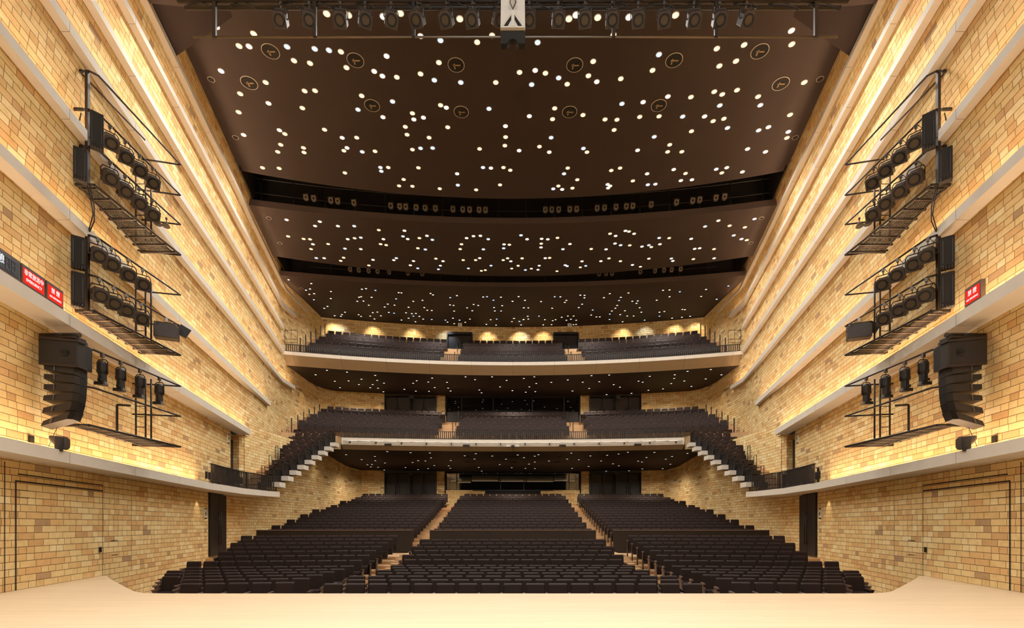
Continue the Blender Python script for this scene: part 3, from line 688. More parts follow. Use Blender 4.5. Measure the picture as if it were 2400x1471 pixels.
# ------------------------------------------------------------------ lit signs standing on the second ledge
def text(body, size, m, parent, loc, name='lettering', sx=1):
    c = bpy.data.curves.new(name, 'FONT'); c.body = body; c.size = size; c.align_x = 'CENTER'; c.align_y = 'CENTER'; c.extrude = .002
    q = bpy.data.objects.new(name, c); C.objects.link(q); me = bpy.data.meshes.new_from_object(q.evaluated_get(bpy.context.evaluated_depsgraph_get()))
    bpy.data.objects.remove(q); me.materials.clear(); me.materials.append(M[m]); o = bpy.data.objects.new(name, me); C.objects.link(o)
    o.parent = parent; o.location = loc; o.rotation_euler = (PI/2, 0, 0); o.scale = (sx, 1, 1)
    return o
def sign(s, y0, y1, kind, label):
    W = (y1-y0)*LC; H = .40; t = thing('lit_sign' if kind != 'clock' else 'interval_display', (0, 0, 0), label, 'sign' if kind != 'clock' else 'display')
    on_wall(t, s, 7.46, (y0+y1)/2, 4.776+H/2, 0)
    MB().b2((-W/2, 0, -H/2), (W/2, .09, H/2)).build('housing', 'frame', t)
    MB().b2((-W/2+.035, -.006, -H/2+.04), (W/2-.035, .0, H/2-.06)).build('panel', 'navy' if kind == 'clock' else 'red', t)
    y = -.009
    if kind == 'emergency': text('非常放送中', .125, 'redtext', t, (0, y, .055), sx=.92); text('EMERGENCY', .085, 'redtext', t, (0, y, -.075), sx=.95)
    if kind == 'smoking': text('禁 煙', .125, 'redtext', t, (0, y, .045)); text('NO SMOKING', .06, 'redtext', t, (0, y, -.085))
    if kind == 'clock':
        text('休憩', .19, 'signwhite', t, (W/2-.61, y, .01))
        sg = MB()
        for x in (W/2-.38, W/2-.23):
            for a, b2 in (((0, .11), (.09, .11)), ((0, .0), (.09, .0)), ((0, -.11), (.09, -.11)), ((0, 0), (0, .11)), ((.09, 0), (.09, .11)), ((0, 0), (0, -.11)), ((.09, 0), (.09, -.11))):
                sg.tube((x+a[0], y, a[1]), (x+b2[0], y, b2[1]), .007, 5)
        sg.build('digit_segments', 'seg', t)
sign(-1, 8.6, 10.08, 'clock', 'dark interval display with two unlit digits at the left edge')
sign(-1, 10.13, 10.79, 'emergency', 'red EMERGENCY sign standing on the left ledge beside the display')
sign(-1, 10.84, 11.38, 'smoking', 'red NO SMOKING sign on the left ledge next to the emergency sign')
sign(1, 10.79, 11.30, 'smoking', 'red NO SMOKING sign standing alone on the right ledge')
#PART2
# ------------------------------------------------------------------ lighting racks on the side walls
def wpart(mb, name, m, t, **k):
    o = mb.build(name, m, t, **k); o.location = tuple(-c for c in t.location); return o
def track(o, target):
    d = Vector(target)-o.location; o.rotation_euler = (0, 0, math.atan2(d.y, d.x)+PI/2)
    return math.atan2(-d.z, math.hypot(d.x, d.y))
XO, YN, YF = 10.06, 12.3, 15.5
LEVELS = {'upper': (10.89, 9.97, 9.08, 8.16), 'middle': (6.95, 6.00, 5.13), 'lower': (4.19, 3.28, 2.36)}
for s, side in SIDES:
    wx = lambda y: (7.8+SL*y)
    for nm, ks in LEVELS.items():
        t = thing('lighting_rack', (s*XO, YN, Z(ks[-1])), 'black steel %s lighting rack with grating hung on the %s brick wall' % (nm, side), 'lighting rack')
        X = lambda x, y, k: (s*x, y, Z(k))
        yn = YN if nm != 'lower' else 12.15
        for k in ks[:-1]:
            wpart(MB().path([X(wx(yn)+.1, yn, k), X(XO+.12, yn, k), X(XO, yn+.12, k), X(XO, YF, k), X(wx(15.25)+.1, 15.2, k)], .024, 8), 'rail', 'steel', t)
        if nm == 'upper': wpart(MB().tube(X(10.42, YN, ks[0]), X(10.42, 14.5, ks[0]), .022), 'inner_rail', 'steel', t)
        k = ks[-1]
        wpart(MB().path([X(wx(yn)+.1, yn, k), X(XO, yn, k), X(XO, YF, k), X(wx(15.25)+.1, 15.2, k)], .03, 8).tube(X(XO+.14, yn, k+.01), X(XO+.14, YF-.1, k+.01), .018).tube(X(wx(yn)-.1, yn, k), X(wx(15)-.1, 15.2, k), .026), 'floor_frame', 'steel', t)
        gr = MB(); n = 8
        for i in range(n):
            y = yn+.15+(YF-yn-.3)*i/(n-1); wpart(MB().b2((s*XO, y-.03, Z(k)-.02), (s*(wx(y)-.05), y+.03, Z(k)+.03)), 'cross_bar', 'steel', t)
        for i in range(62):
            y = yn+.05*i+.05; gr.tube(X(XO+.15, y, k), X(wx(y)-.12, y+.0, k), .010, 4, cap=False)
        for i in range(7):
            x = XO+.18+.055*i; gr.tube(X(x, yn+.05, k), X(x+.25*(i/7), YF-.2, k), .009, 4, cap=False)
        wpart(gr, 'grating', 'dark', t)
        # ladder and posts
        k0, k1 = ks[-1], ks[0] if nm != 'upper' else ks[1]+.1
        for x in (10.86, 10.58, 10.42): wpart(MB().tube(X(x, 14.75, k0), X(x, 14.75, k1), .024), 'post', 'steel', t)
        ld = MB()
        for i in range(int((k1-k0)/.3)): ld.tube(X(10.86, 14.75, k0+.15+.3*i), X(10.58, 14.75, k0+.15+.3*i), .012, 5)
        wpart(ld, 'ladder_rung', 'steel', t)
        wpart(MB().box(X(10.22, YN, (k0+ks[0])/2), (.07, .07, ks[0]-k0)), 'post', 'steel', t) if nm != 'lower' else wpart(MB().path([X(10.6, 14.2, 3.3), X(10.9, 14.1, 3.3), X(10.9, 14.1, 2.45)], .03, 6), 'bracket', 'steel', t)
        for kk in ks:                                   # anchor bolts at the wall
            b_ = MB().tube(X(wx(yn)+.14, yn-.02, kk), X(wx(yn)-.22, yn, kk), .04, 6)
            wpart(b_, 'wall_anchor', 'dark', t)
# lamps on the racks
def spotlight():
    t = thing('stage_spotlight', (0, 0, 0), 'x', 'spotlight')
    MB().box((0, 0, -.02), (.06, .07, .09)).tube((0, 0, -.05), (0, 0, -.14), .014).tube((-.05, 0, -.01), (.07, 0, -.01), .01).build('clamp', 'chrome', t)
    MB().path([(-.19, 0, -.42), (-.19, 0, -.22), (-.15, 0, -.15), (.15, 0, -.15), (.19, 0, -.22), (.19, 0, -.42)], .013, 6).build('yoke', 'dark', t)
    hs = MB().prism([(-.16, -.15), (.16, -.15), (.16, .10), (.11, .17), (-.11, .17), (-.16, .10)], .36, lambda u, v, h: (u, -.18+h, v))
    for i in range(4): hs.box((0, .0+.045*i, .175), (.2, .02, .03))
    hs.tube((-.19, 0, 0), (.19, 0, 0), .02)
    h = hs.build('housing', 'brown', t, bev=.008); h.location = (0, 0, -.42)
    l = MB(); l.disc((0, -.186, .0), (0, -1, 0), .105, 20); l.build('lens', 'lens', h)
    r = MB(); r.tube((0, -.20, 0), (0, -.18, 0), .135, 20, cap=False); r.disc((0, -.20, 0), (0, -1, 0), .135, 20, r0=.100); r.build('lens_ring', 'black', h)
    MB().b2((-.17, -.20, -.17), (.17, -.185, -.15)).b2((-.17, -.2, .14), (-.15, -.19, -.16)).b2((.15, -.2, .14), (.17, -.19, -.16)).build('colour_frame_holder', 'brown', h)
    MB().path([(.05, .15, .1), (.12, .2, .25), (.05, .1, .38)], .008, 5).build('cable', 'dark', h)
    return t
sp0 = spotlight(); used = False
def place_spot(loc, target, label, group, sc_=1.0):
    global used
    o = tree(sp0) if used else sp0; used = True
    o.location = loc; tilt = track(o, target); o.scale = (sc_,)*3
    [c for c in o.children if c.name.startswith('housing')][0].rotation_euler = (tilt, 0, 0)
    tag(o, label, 'spotlight', group); return o
RS = [('upper', 'upper', 9.97, (258, 284, 312, 337), 342), ('upper', 'lower', 9.08, (248, 277, 306, 330), 420), ('middle', 'upper', 6.95, (229.5, 261, 300, 334), 613), ('middle', 'lower', 6.00, (233, 266, 295, 331), 702)]
for s, side in SIDES:
    for rk, rl, k, pxs, _ in RS:
        for i, px in enumerate(pxs):
            y = XO*F/(CX-px)
            if rk == 'upper': y = 12.78+.50*i
            tgt = (s*(-2), 2.0, 1.0) if rk == 'middle' else (s*-1, 4.0, 1.0)
            place_spot((s*XO, y, Z(k)-.03), tgt, 'square brown spotlight on %s rail of the %s %s rack, %s from the stage' % (rl, side, rk, od(i)), 'spotlights on the wall racks', .95)
    # profile lamps under the lower rack
    for i, px in enumerate((240, 283, 328, 373.5)):
        y = XO*F/(CX-px); z = Z(4.19)-.03
        t = thing('profile_spotlight', (s*XO, y, z), 'slim black profile lamp hanging nose down from the %s lower rack, %s from the stage' % (side, od(i)), 'spotlight', 'profile lamps on the lower racks')
        MB().box((0, 0, -.02), (.06, .07, .1)).tube((0, 0, -.05), (0, 0, -.12), .012).build('clamp', 'chrome', t)
        MB().path([(-.13, 0, -.42), (-.13, 0, -.18), (-.08, 0, -.12), (.08, 0, -.12), (.13, 0, -.18), (.13, 0, -.42)], .012, 6).build('yoke', 'dark', t)
        b_ = MB().tube((0, 0, -.16), (0, 0, -.22), .06, 14, r2=.11).tube((0, 0, -.22), (0, 0, -.42), .115, 14).tube((0, 0, -.42), (0, 0, -.47), .125, 14, r2=.1).tube((0, 0, -.47), (0, 0, -.66), .09, 14).tube((0, 0, -.66), (0, 0, -.74), .09, 14, r2=.12).tube((-.14, 0, -.38), (.14, 0, -.38), .02)
        b = b_.build('barrel', 'dark', t, fix=False)
        MB().b2((-.11, -.125, -.76), (.11, -.11, -.68)).b2((-.02, -.13, -.66), (.06, -.1, -.6)).build('colour_frame', 'dark', b)
    # soft wash lamp with flag on the middle rack
    t = thing('wash_light', (s*(XO-.02), 14.85, Z(6.0)-.05), 'large black rectangular wash lamp on the far end of the %s middle rack' % side, 'wash light')
    t.rotation_euler = (0, 0, -s*.45)
    MB().path([(-.3, 0, -.35), (-.3, 0, -.1), (.3, 0, -.1), (.3, 0, -.35)], .014, 6).build('yoke', 'dark', t)
    MB().box((0, 0, -.02), (.07, .07, .12)).build('clamp', 'chrome', t)
    MB().prism([(-.3, -.22), (.3, -.22), (.3, .12), (.22, .2), (-.22, .2), (-.3, .12)], .34, lambda u, v, h: (u, -.17+h, v-.35)).build('housing', 'brown', t, bev=.02)
    MB().disc((-.2, -.18, -.2), (0, -1, 0), .05, 12, r0=.03).build('knob', 'dark', t)
    fl_ = MB().box((.38, .25, -.2), (.3, .02, .3), Matrix.Rotation(.5, 3, 'Y')).build('barn_door', 'dark', t)
    # two little floods at the end of the upper rack
    for i, (px, py) in enumerate(((371, 528), (390, 533))):
        p = at(px, py, 15.1); p.x *= -s
        t = thing('flood_light', (p.x, p.y, p.z+.12), 'little round flood lamp at the far end of the %s upper rack, %s of two' % (side, od(i)), 'flood light', 'little floods on the upper racks')
        MB().tube((0, 0, 0), (0, 0, .14), .012).box((0, 0, .14), (.04, .04, .06)).build('clamp', 'dark', t)
        MB().tube((0, 0, .0), (0, -.02, -.09), .05, 14, r2=.11).build('reflector', 'steel', t); MB().disc((0, -.022, -.088), (0, -.2, -1), .09, 14).build('lens', 'lens', t)
    # upright dimmer boxes
    for i, (px, y0_, y1_, w_) in enumerate(((225, 268, 350, .27), (186, 350, 426, .27), (181, 556, 630, .27), (181, 640, 720, .27))):
        D = 11.85; a = at(px+2, y0_, D); b_ = at(px, y1_, D); h = a.z-b_.z
        t = thing('dimmer_box', (-a.x*s, D, b_.z), 'tall black dimmer box on the %s wall rack, %s from the top' % (side, od(i)), 'dimmer box', 'dimmer boxes on the wall racks')
        t.rotation_euler = (0, 0, -s*.68); w_ = .25
        MB().b2((-w_/2, -.09, 0), (w_/2, .09, h)).build('case', 'black', t, bev=.015)
        MB().b2((-w_/2+.03, -.10, .1), (-w_/2+.05, -.09, h-.1)).b2((w_/2-.05, -.10, .1), (w_/2-.03, -.09, h-.1)).build('heat_sink', 'dark', t)
        cl = MB()
        for q in range(4): cl.tube((-.08+.05*q, -.1, -.03), (-.08+.05*q, -.1, .06), .014)
        cl.build('plug', 'steel', t)
    # cables
    for i, pts in enumerate((((205, 435), (212, 470), (215, 500), (205, 530), (197, 548)), ((210, 435), (219, 480), (218, 515), (205, 540)), ((190, 265), (184, 285), (192, 300), (205, 318)), ((165, 560), (158, 600), (163, 640), (172, 700)))):
        P = [at(px, py, 12.25) for px, py in pts]
        mb = MB().path([(-p.x*s, p.y+.02*j, p.z) for j, p in enumerate(P)], .014, 6); o = mb.build('cable', 'dark')
        tag(o, 'thick black cable hanging at the %s wall racks, %s from the top' % (side, od((1, 2, 0, 3)[i])), 'cable', 'cables on the wall racks')
    # line array
    t = thing('line_array', (s*10.1, 11.45, Z(2.4)), 'black curved loudspeaker column hanging at the %s wall below the ledge' % side, 'loudspeaker')
    RZ = Matrix.Rotation(-s*.30, 3, 'Z')
    def wpt(u, v, w_): return Vector((s*10.02, 11.45, 0))+RZ @ Vector((-s*u*.86, v*.86, 0))+Vector((0, 0, w_))   # u inward, v away
    sub = MB().prism([(-.42, -.3), (.40, -.3), (.48, -.1), (.48, .3), (-.42, .3)], .55, lambda u, v, h: wpt(u, v, Z(3.50)+h))
    so = wpart(sub, 'bass_cabinet', 'dark', t, bev=.015)
    fr_ = MB()
    for z0_ in (3.47, 4.03): fr_.prism([(-.40, -.33), (.44, -.33), (.52, -.1), (.52, -.06), (.42, -.28), (-.40, -.28)], .05, lambda u, v, h: wpt(u, v, Z(z0_)+h))
    wpart(fr_, 'rigging_frame', 'steel', t)
    mb = MB().tube(wpt(.14, -.31, Z(3.78)), wpt(.14, -.325, Z(3.78)), .075, 20).b2(wpt(.05, -.335, Z(3.775)), wpt(.23, -.33, Z(3.785)))
    hh = wpart(mb, 'port', 'black', t)
    zc, ang, ux = 3.50, 0.0, .0
    for i in range(6):
        h0 = .185 if i < 4 else .21; ang += (0, .03, .05, .08, .12, .13)[i]
        ca, sa = math.cos(ang), math.sin(ang)
        def cw(u, v, w_, zc=zc, ca=ca, sa=sa, ux=ux): return wpt(ux+u*ca-(w_)*sa*-1, v, Z(zc)+w_*ca-(u-.38)*sa*-1)
        P = [(-.32, -.26), (.30, -.26), (.38, -.12), (.38, .26), (-.32, .26)]
        cb = MB(); n = len(P)
        vs = [cw(u, v, -h0*(.62+.38*(u+.32)/.7)) for u, v in P]+[cw(u, v, -.006) for u, v in P]
        cb.add(vs, [tuple(range(n))[::-1], tuple(range(n, 2*n))]+[(k, (k+1) % n, n+(k+1) % n, n+k) for k in range(n)])
        co = wpart(cb, 'speaker_cabinet', 'dark', t)
        rg = MB().tube(cw(-.1, -.275, -.03), cw(-.1, -.275, -h0*.7), .012, 6).tube(cw(-.1, -.27, -.02), cw(-.1, -.30, -.02), .018, 8); g_ = rg.build('rigging_link', 'chrome', co); g_.location = tuple(-c for c in t.location)
        g_.location = (0, 0, 0)
        zc -= h0*ca+.004; ux -= h0*sa*.4
    kk = zc
    wpart(MB().path([(s*10.75, 11.5, Z(4.25)), (s*10.0, 11.4, Z(4.22)), (s*9.6, 11.35, Z(4.2))], .05, 8).box((s*10.0, 11.4, Z(4.13)), (.75, .3, .05)), 'hanging_arm', 'steel', t)
    # moving head on the lowest ledge
    p = at(142, 1050, 11.06); t = thing('moving_light', (-p.x*s+s*.25, 11.3, Z(1.62)), 'dark moving head lamp standing on the lowest %s ledge' % side, 'moving light')
    t.rotation_euler = (0, 0, -s*.74)
    MB().b2((-.075, -.08, 0), (.075, .08, .10)).b2((-.075, -.07, .08), (.075, -.03, .30)).build('base', 'dark', t, bev=.01)
    MB().prism([(-.17, .30), (-.15, .33), (.13, .33), (.19, .28), (.19, .1), (.14, .05), (.02, .05), (-.14, .22)], .22, lambda u, v, h: (-u*s, -.04+h, v)).build('head', 'brown', t, bev=.02)
    MB().disc((0, -.075, .2), (0, -1, 0), .05, 14, r0=.02).build('pivot', 'dark', t)
    c = MB().path([(s*10.23, 11.6, Z(2.4)), (s*10.32, 11.5, Z(2.0)), (s*10.38, 11.45, Z(1.75))], .006, 5).build('cable', 'dark')
    tag(c, 'thin cable dropping from the loudspeaker column to the %s moving lamp' % side, 'cable')
    p = at(74, 1025, 10.7); b_ = MB().b2((-.055, -.05, -.075), (.055, .0, .075)).build('junction_box', 'dark'); on_wall(b_, s, 8.04, 11.13, 1.86, .02)
    tag(b_, 'small black junction box on the brick beside the %s moving lamp' % side, 'junction box')

# ------------------------------------------------------------------ lighting bar under the front ceiling
YT = 11.0
t = thing('lighting_truss', (0, YT, Z(11.25)), 'black flown lighting bar with a thin tube below, crossing the top', 'lighting bar')
MB().tube((-7.2, 0, 0), (7.2, 0, 0), .05, 10).tube((-7.2, .25, .1), (7.2, .25, .1), .04, 8).build('upper_tube', 'dark', t)
MB().tube((-6.87, 0, -.78), (6.98, 0, -.78), .022, 10).build('lower_tube', 'chrome', t)
for px in (503, 738, 969, 1438, 1678, 1912): MB().b2(((px-CX)/F*YT-.035, -.03, -.80), ((px-CX)/F*YT+.035, .03, 0)).build('drop_arm', 'steel', t)
random.seed(3)
for i in range(16):
    x = -6.6+i*.88+random.uniform(-.2, .2); r = random.uniform(.1, .22); P = [(x+r*1.6*math.sin(a*.5), .1+.05*math.sin(a), -.02-r*.45*(1-math.cos(a*.8))) for a in range(12)]
    c = MB().path(P, .012, 5).build('cable', 'dark'); c.location = (0, YT-.12, Z(11.22))
    tag(c, 'looped black cable on the flown lighting bar, %s from left' % od(i), 'cable', 'cables on the flown bar')
for i, px in enumerate((659, 725, 799, 856, 917, 979, 1047, 1108, 1170, 1240, 1308, 1371, 1434, 1495, 1556, 1625, 1685, 1748)):
    x = (px-CX)/F*YT
    place_spot((x, YT-.02, Z(11.18)), (x*.75+random.uniform(-2.5, 2.5), 4.5, 4), 'square brown spotlight on the flown bar, %s from left' % od(i), 'spotlights on the flown bar', .80)
# centre cluster
t = thing('centre_loudspeaker', (0.0, 10.4, Z(9.75)), 'light grey hanging loudspeaker cluster at the top centre', 'loudspeaker')
o_ = (0, 10.4, Z(9.75))
for i, (a, b_) in enumerate(((10.395, 10.50), (10.515, 10.63), (10.645, 10.9), (10.92, 11.2))):
    MB().b2((-.245, -.02+.02*i, a-9.75), (.245, .3, b_-9.75)).build('speaker_cabinet', 'grey', t, bev=.008)
fp = MB().prism([(-.25, .27), (.25, .27), (.245, .64), (-.245, .64)], .06, lambda u, v, h: (u, -.06+h, v)); fp.b2((-.245, -.02, .27), (.245, .3, .64)); f_ = fp.build('bottom_plate', 'grey', t, bev=.006)
ribs = MB().b2((-.03, -.09, .28), (.03, -.055, .62))
for sg in (-1, 1): ribs.tube((0, -.07, .60), (sg*.22, -.07, .29), .022, 6)
ribs.b2((-.25, -.09, .26), (.25, -.055, .285)); ribs.build('rib', 'grey', f_)
sl = MB()
for sg in (-1, 1): sl.prism([(sg*.035, .53), (sg*.175, .32), (sg*.14, .30), (sg*.11, .30), (sg*.035, .44)], .01, lambda u, v, h: (u, -.068+h, v))
sl.build('slot', 'black', f_)
MB().prism([(-.25, 0), (-.12, 0), (-.05, .09), (0, .10), (.05, .09), (.12, 0), (.25, 0), (.25, .25), (-.25, .25)], .14, lambda u, v, h: (u, -.02+h, v)).build('horn', 'black', t, bev=.01)
ch = MB()
for sg in (-1, 1): ch.path([(sg*.1, -.1, 1.1), (sg*.02, -.1, .9), (sg*.06, -.1, .75), (0, -.1, .62)], .012, 6)
ch.build('chain', 'chrome', t)

# ------------------------------------------------------------------ ceiling speakers and small openings
for i, (px, py) in enumerate(((634, 120), (584, 194), (833, 141), (1069, 152), (872, 247), (1081, 262), (1347, 152), (1580, 141), (1781, 120), (1544, 247), (1335, 262), (1830, 196))):
    p = onk(px, py, KCEIL); t = thing('ceiling_speaker', (p.x, p.y, Z(KCEIL)), 'large round recessed ceiling loudspeaker in the front ceiling, %s from left' % od(sorted([634, 584, 833, 1069, 872, 1081, 1347, 1580, 1781, 1544, 1335, 1830]).index(px)), 'ceiling speaker', 'round loudspeakers in the front ceiling')
    MB().disc((0, 0, -.012), (0, 0, -1), .31, 32, r0=.290).tube((0, 0, -.012), (0, 0, 0), .31, 32, cap=False).build('rim', 'conc', t)
    MB().disc((0, 0, -.006), (0, 0, -1), .296, 32).build('grille', 'black', t)
    MB().b2((-.12, -.02, -.02), (.16, .03, -.008)).box((-.06, .05, -.014), (.05, .22, .012)).build('driver_bracket', 'tan', t)
hl = [(495, 186, KCEIL), (552, 322, KCEIL), (1922, 185, KCEIL), (1864, 322, KCEIL), (630, 511, KB), (656, 570, KB), (1785, 511, KB), (1760, 569, KB), (706, 676, KC)]
for i, (px, py, k) in enumerate(hl):
    p = onk(px, py, k); t = thing('ceiling_opening', (p.x, p.y, Z(k)), 'small round dark opening in the %s, %s from left' % ({KCEIL: 'front ceiling', KB: 'middle ceiling', KC: 'rear ceiling'}[k], od(sorted(a[0] for a in hl if a[2] == k).index(px))), 'ceiling opening', 'small round ceiling openings')
    MB().disc((0, 0, -.01), (0, 0, -1), .13, 20, r0=.115).tube((0, 0, -.01), (0, 0, 0), .13, 20, cap=False).build('rim', 'conc', t); MB().disc((0, 0, -.006), (0, 0, -1), .118, 20).build('hole', 'black', t)
random.seed(11)
vents = [(x, y, 10.56) for x in (-11.5, -8.2, -5, -1.7, 1.7, 5, 8.2, 11.5) for y in (37.2, 39.0)]+[(x, y, 4.62) for x in (-9.8, -6.6, -3.3, 0, 3.3, 6.6, 9.8) for y in (36.4, 38.2)]
for i, (x, y, k) in enumerate(vents):
    kk = (10.6-(y-36.3)/5.6*.1 if k > 8 else 4.94-(y-34.5)*.0815)-.012
    o = MB().disc((0, 0, 0), (0, 0, -1), .26, 20, r0=.0).disc((0, 0, -.01), (0, 0, -1), .3, 20, r0=.26, mi=1).build('air_diffuser', ['black', 'uceil']); o.location = (x, y, Z(kk))
    row = 'front' if y in (37.2, 36.4) else 'back'; c_ = sorted(set(v[0] for v in vents if v[2] == k)).index(x)
    tag(o, 'round dark air diffuser under the %s balcony, %s row, %s from left' % ('upper' if k > 8 else 'lower', row, od(c_)), 'air diffuser', 'air diffusers under the balconies')

# lamps hanging in the slots
for j, (pxs, D, kk, lab) in enumerate((((719, 737, 777, 793, 831, 917, 938, 952, 976, 997, 1021, 1062, 1085, 1101, 1123, 1138, 1278, 1293, 1309, 1335, 1351, 1399, 1416, 1443, 1467, 1482, 1525, 1584, 1622, 1638, 1676, 1696), 0, 17.0, 'front'),
                                        ((822, 842, 865, 886, 913, 957, 990, 1404, 1420, 1434, 1500, 1534, 1555, 1573, 1594), 1, 16.75, 'rear'))):
    for i, px in enumerate(pxs):
        fr_ = (B_front, C_front)[D]; y = (27.6, 34.7)[D]; x = (px-CX)/F*y; y = fr_(x)+.25; x = (px-CX)/F*y
        z = Z(kk)
        t = thing('bridge_spotlight', (x, y, z+.35), 'small brown spotlight in the %s ceiling slot, %s from left' % (lab, od(i)), 'spotlight', 'spotlights in the %s ceiling slot' % lab)
        h = MB().prism([(-.13, .14), (.13, .14), (.13, -.1), (.07, -.17), (-.07, -.17), (-.13, -.1)], .3, lambda u, v, hh: (u, -.15+hh, v)).build('housing', 'brown', t); h.rotation_euler = (.5, 0, 0)
        MB().disc((0, -.156, 0), (0, -1, 0), .075, 12).build('lens', 'black', h); MB().disc((0, -.158, 0), (0, -1, 0), .1, 14, r0=.08).build('lens_ring', 'tan', h)
        MB().path([(-.12, 0, 0), (-.12, 0, .22), (.12, 0, .22), (.12, 0, 0)], .012, 5).tube((0, 0, .22), (0, 0, .3), .012).build('yoke', 'dark', t)

# ------------------------------------------------------------------ ceiling downlights
LA = dict(w='113,217 583,235 1097,142 1250,108 1615,92 2033,145 2260,248 2155,295 481,322 867,425 980,443 1197,362 1236,474 1757,518 1590,541 1886,438 2286,578 668,578 489,658 942,638 1015,636 1343,672 926,758 478,787 1700,795 1898,738 1650,890 1948,893 1662,945 1817,966 1082,910 1308,966 803,940 774,1016 753,1066 934,1038 938,1070 1437,1062 1218,1058 1700,1050 2172,1045 2355,962 2350,1022 646,1178 763,1182 1225,1214 1530,1176 1742,1178 1638,1260 1606,1305 1700,1308 1892,1325 2148,1333 2316,1298 2340,1176 2388,1195',
 c='157,160 818,327 1013,342 1113,352 1897,282 355,498 1317,769 1560,712 1854,562 2040,578 2238,763 1347,1066 1757,1041 1842,1039 1475,1176 1481,1202 2019,1300 2196,1176',
 n='203,210 321,186 1495,152 1757,252 551,325 1518,393 1431,500 1489,533 688,725 1493,822 1710,838 1777,825 1938,755 765,914 513,947 1206,967 1240,1038 2354,885 2252,1180 2014,1220')
LA2 = dict(w='400,155 603,122 1150,124 713,245 1632,314 1440,340 1575,428 2195,208 2280,155 2392,215 1967,310 1458,462 571,430 537,531 235,513 53,507 388,590 765,552 988,493 1258,681 1422,643 1478,662 1582,632 1730,678 2055,578 300,760 285,836 499,807 654,838 738,840 898,820 1034,816 718,912 1414,850 1490,833 1955,806 1262,921 1933,968 1109,1016 1094,1066 1194,1065 193,1029 527,1068 392,1180 760,1180 698,1197 459,1262 326,1306 425,1321 850,1270 1220,1218 1475,1214 690,1306',
 c='180,297 1033,382 328,546 138,593 773,728 1461,740 1746,738 1200,818 1515,898 1734,915 275,966 1000,960 1943,925 502,1042 366,1220 1436,1188 672,1295 955,1297 1008,1293 290,1326',
 n='450,104 822,155 2385,158 1965,214 163,493 596,573 1096,677 922,716 122,815 1354,817 1803,892 50,1057 262,1068 883,1055 1656,1046 1782,1066 1137,1190 950,1220 1510,1177 1620,1207 1187,1268 1265,1262 353,1330 676,1320')
L3 = dict(n='394,475 669,490 819,527 612,677 1008,717 1109,806 1281,808 1418,851 1396,634 1555,607 1688,817 1666,853 1940,610 2193,678 2383,636 630,526 900,635 705,792 1195,635 1369,565 1444,816 1883,626 1997,607 1991,792 2249,818',
 w='407,612 535,633 588,636 597,717 738,675 1157,560 957,627 1172,676 1218,684 1493,626 1480,710 866,788 842,814 1075,852 1629,796 1841,677 1830,717 1855,808 1958,808 2237,681 2186,808 2222,793 2342,794 2309,853 2256,877 2005,896 2038,890',
 c='954,527 1008,622 877,713 640,791 1357,612 1600,640 1542,720 1302,792 1479,875 1650,883 2062,635 2022,719 2333,603 1898,876 2085,853 2369,889 2190,710')
L4 = dict(n='125,635 245,632 240,703 225,853 857,608 1010,590 852,671 1075,696 996,848 1482,632 1672,793 296,636 479,675 275,792 215,887 778,719 579,818 735,817 938,566 1223,677 1132,796 1330,815 1511,715 1552,710 1707,482 457,857',
 w='242,672 376,624 84,793 311,790 51,855 160,878 372,899 655,716 802,794 897,817 811,590 968,572 974,686 1300,626 1062,862 1152,700 1500,800 1671,717 1800,524 1926,537 1942,643 565,867',
 c='421,718 111,889 610,855 440,850 898,685 1217,625 1597,530 1834,604 1898,634 2006,468 1318,795 1132,685')
L5 = dict(n='411,970 598,1001 588,1046 555,1056 1017,1048 1051,1043 1097,1115 1030,1146 732,1190 792,1267 1107,1242 1174,1268 1231,1171 1121,1294 1403,1197 1382,1243 1464,1248 1492,1273 1344,1303 1460,1317 1524,1295 1595,1224 1803,1101 2110,1200 2117,1228 2313,1109 2262,1148 2357,1202 1824,1304 1770,1288 2047,1339 2334,1343 622,1085 760,1125 994,1114 979,1148 1205,1195 1240,1240 706,1206 843,1272 1010,1273 1605,1095 1430,1250 1403,1288 1533,1200 1746,1178 1979,1182 1930,1226 1725,1320 1827,1335 2020,1112 2167,1114 2177,1184 2127,1345 852,1258',
 w='582,1090 761,1067 1011,1110 1074,1180 1145,1237 1321,1076 1344,1078 1442,1148 1518,1140 1287,1180 1585,1083 1558,1222 990,1259 1086,1270 1775,1182 1941,1174 1887,1202 1780,1229 1910,1295 1872,1322 1781,1333 2082,1300 2258,1316 2276,1290 2355,1298 877,1238',
 c='620,1135 1129,1058 1300,1128 1283,1246 1595,1298 1748,1118 1708,1304 2052,1110 2105,1139 2168,1228 2132,1295 2319,1314 1443,1271')
L6 = dict(n='55,1109 107,1140 5,1148 97,1202 240,1150 332,1205 450,1140 552,1200 599,1119 900,1115 855,1205 1197,1139 1303,1110 1693,1131 1070,1238 895,1258 953,1270 915,1317 411,1280 272,1300 258,1343 487,1296 531,1305 726,1277 1220,1238 1324,1287 1430,1217 1473,1272 75,1343 400,1111 565,1097 600,1099 580,1172 760,1118 1249,1057 1605,1050 1040,1145 1030,1165 655,1262 1405,1280 450,1305 337,1308 130,1272 135,1295 530,1339',
 w='135,1202 437,1157 809,1085 963,1079 995,1148 870,1182 826,1228 934,1226 1056,1201 1303,1054 1565,1108 1260,1232 1409,1215 1006,1270 698,1277 462,1270 510,1270 360,1300 327,1341 508,1341 95,1300 15,1290',
 c='353,1110 885,1141 1388,1069 1790,1021 809,1254 807,1298 223,1271 1097,1304 1220,1271 62,1314 667,1220')
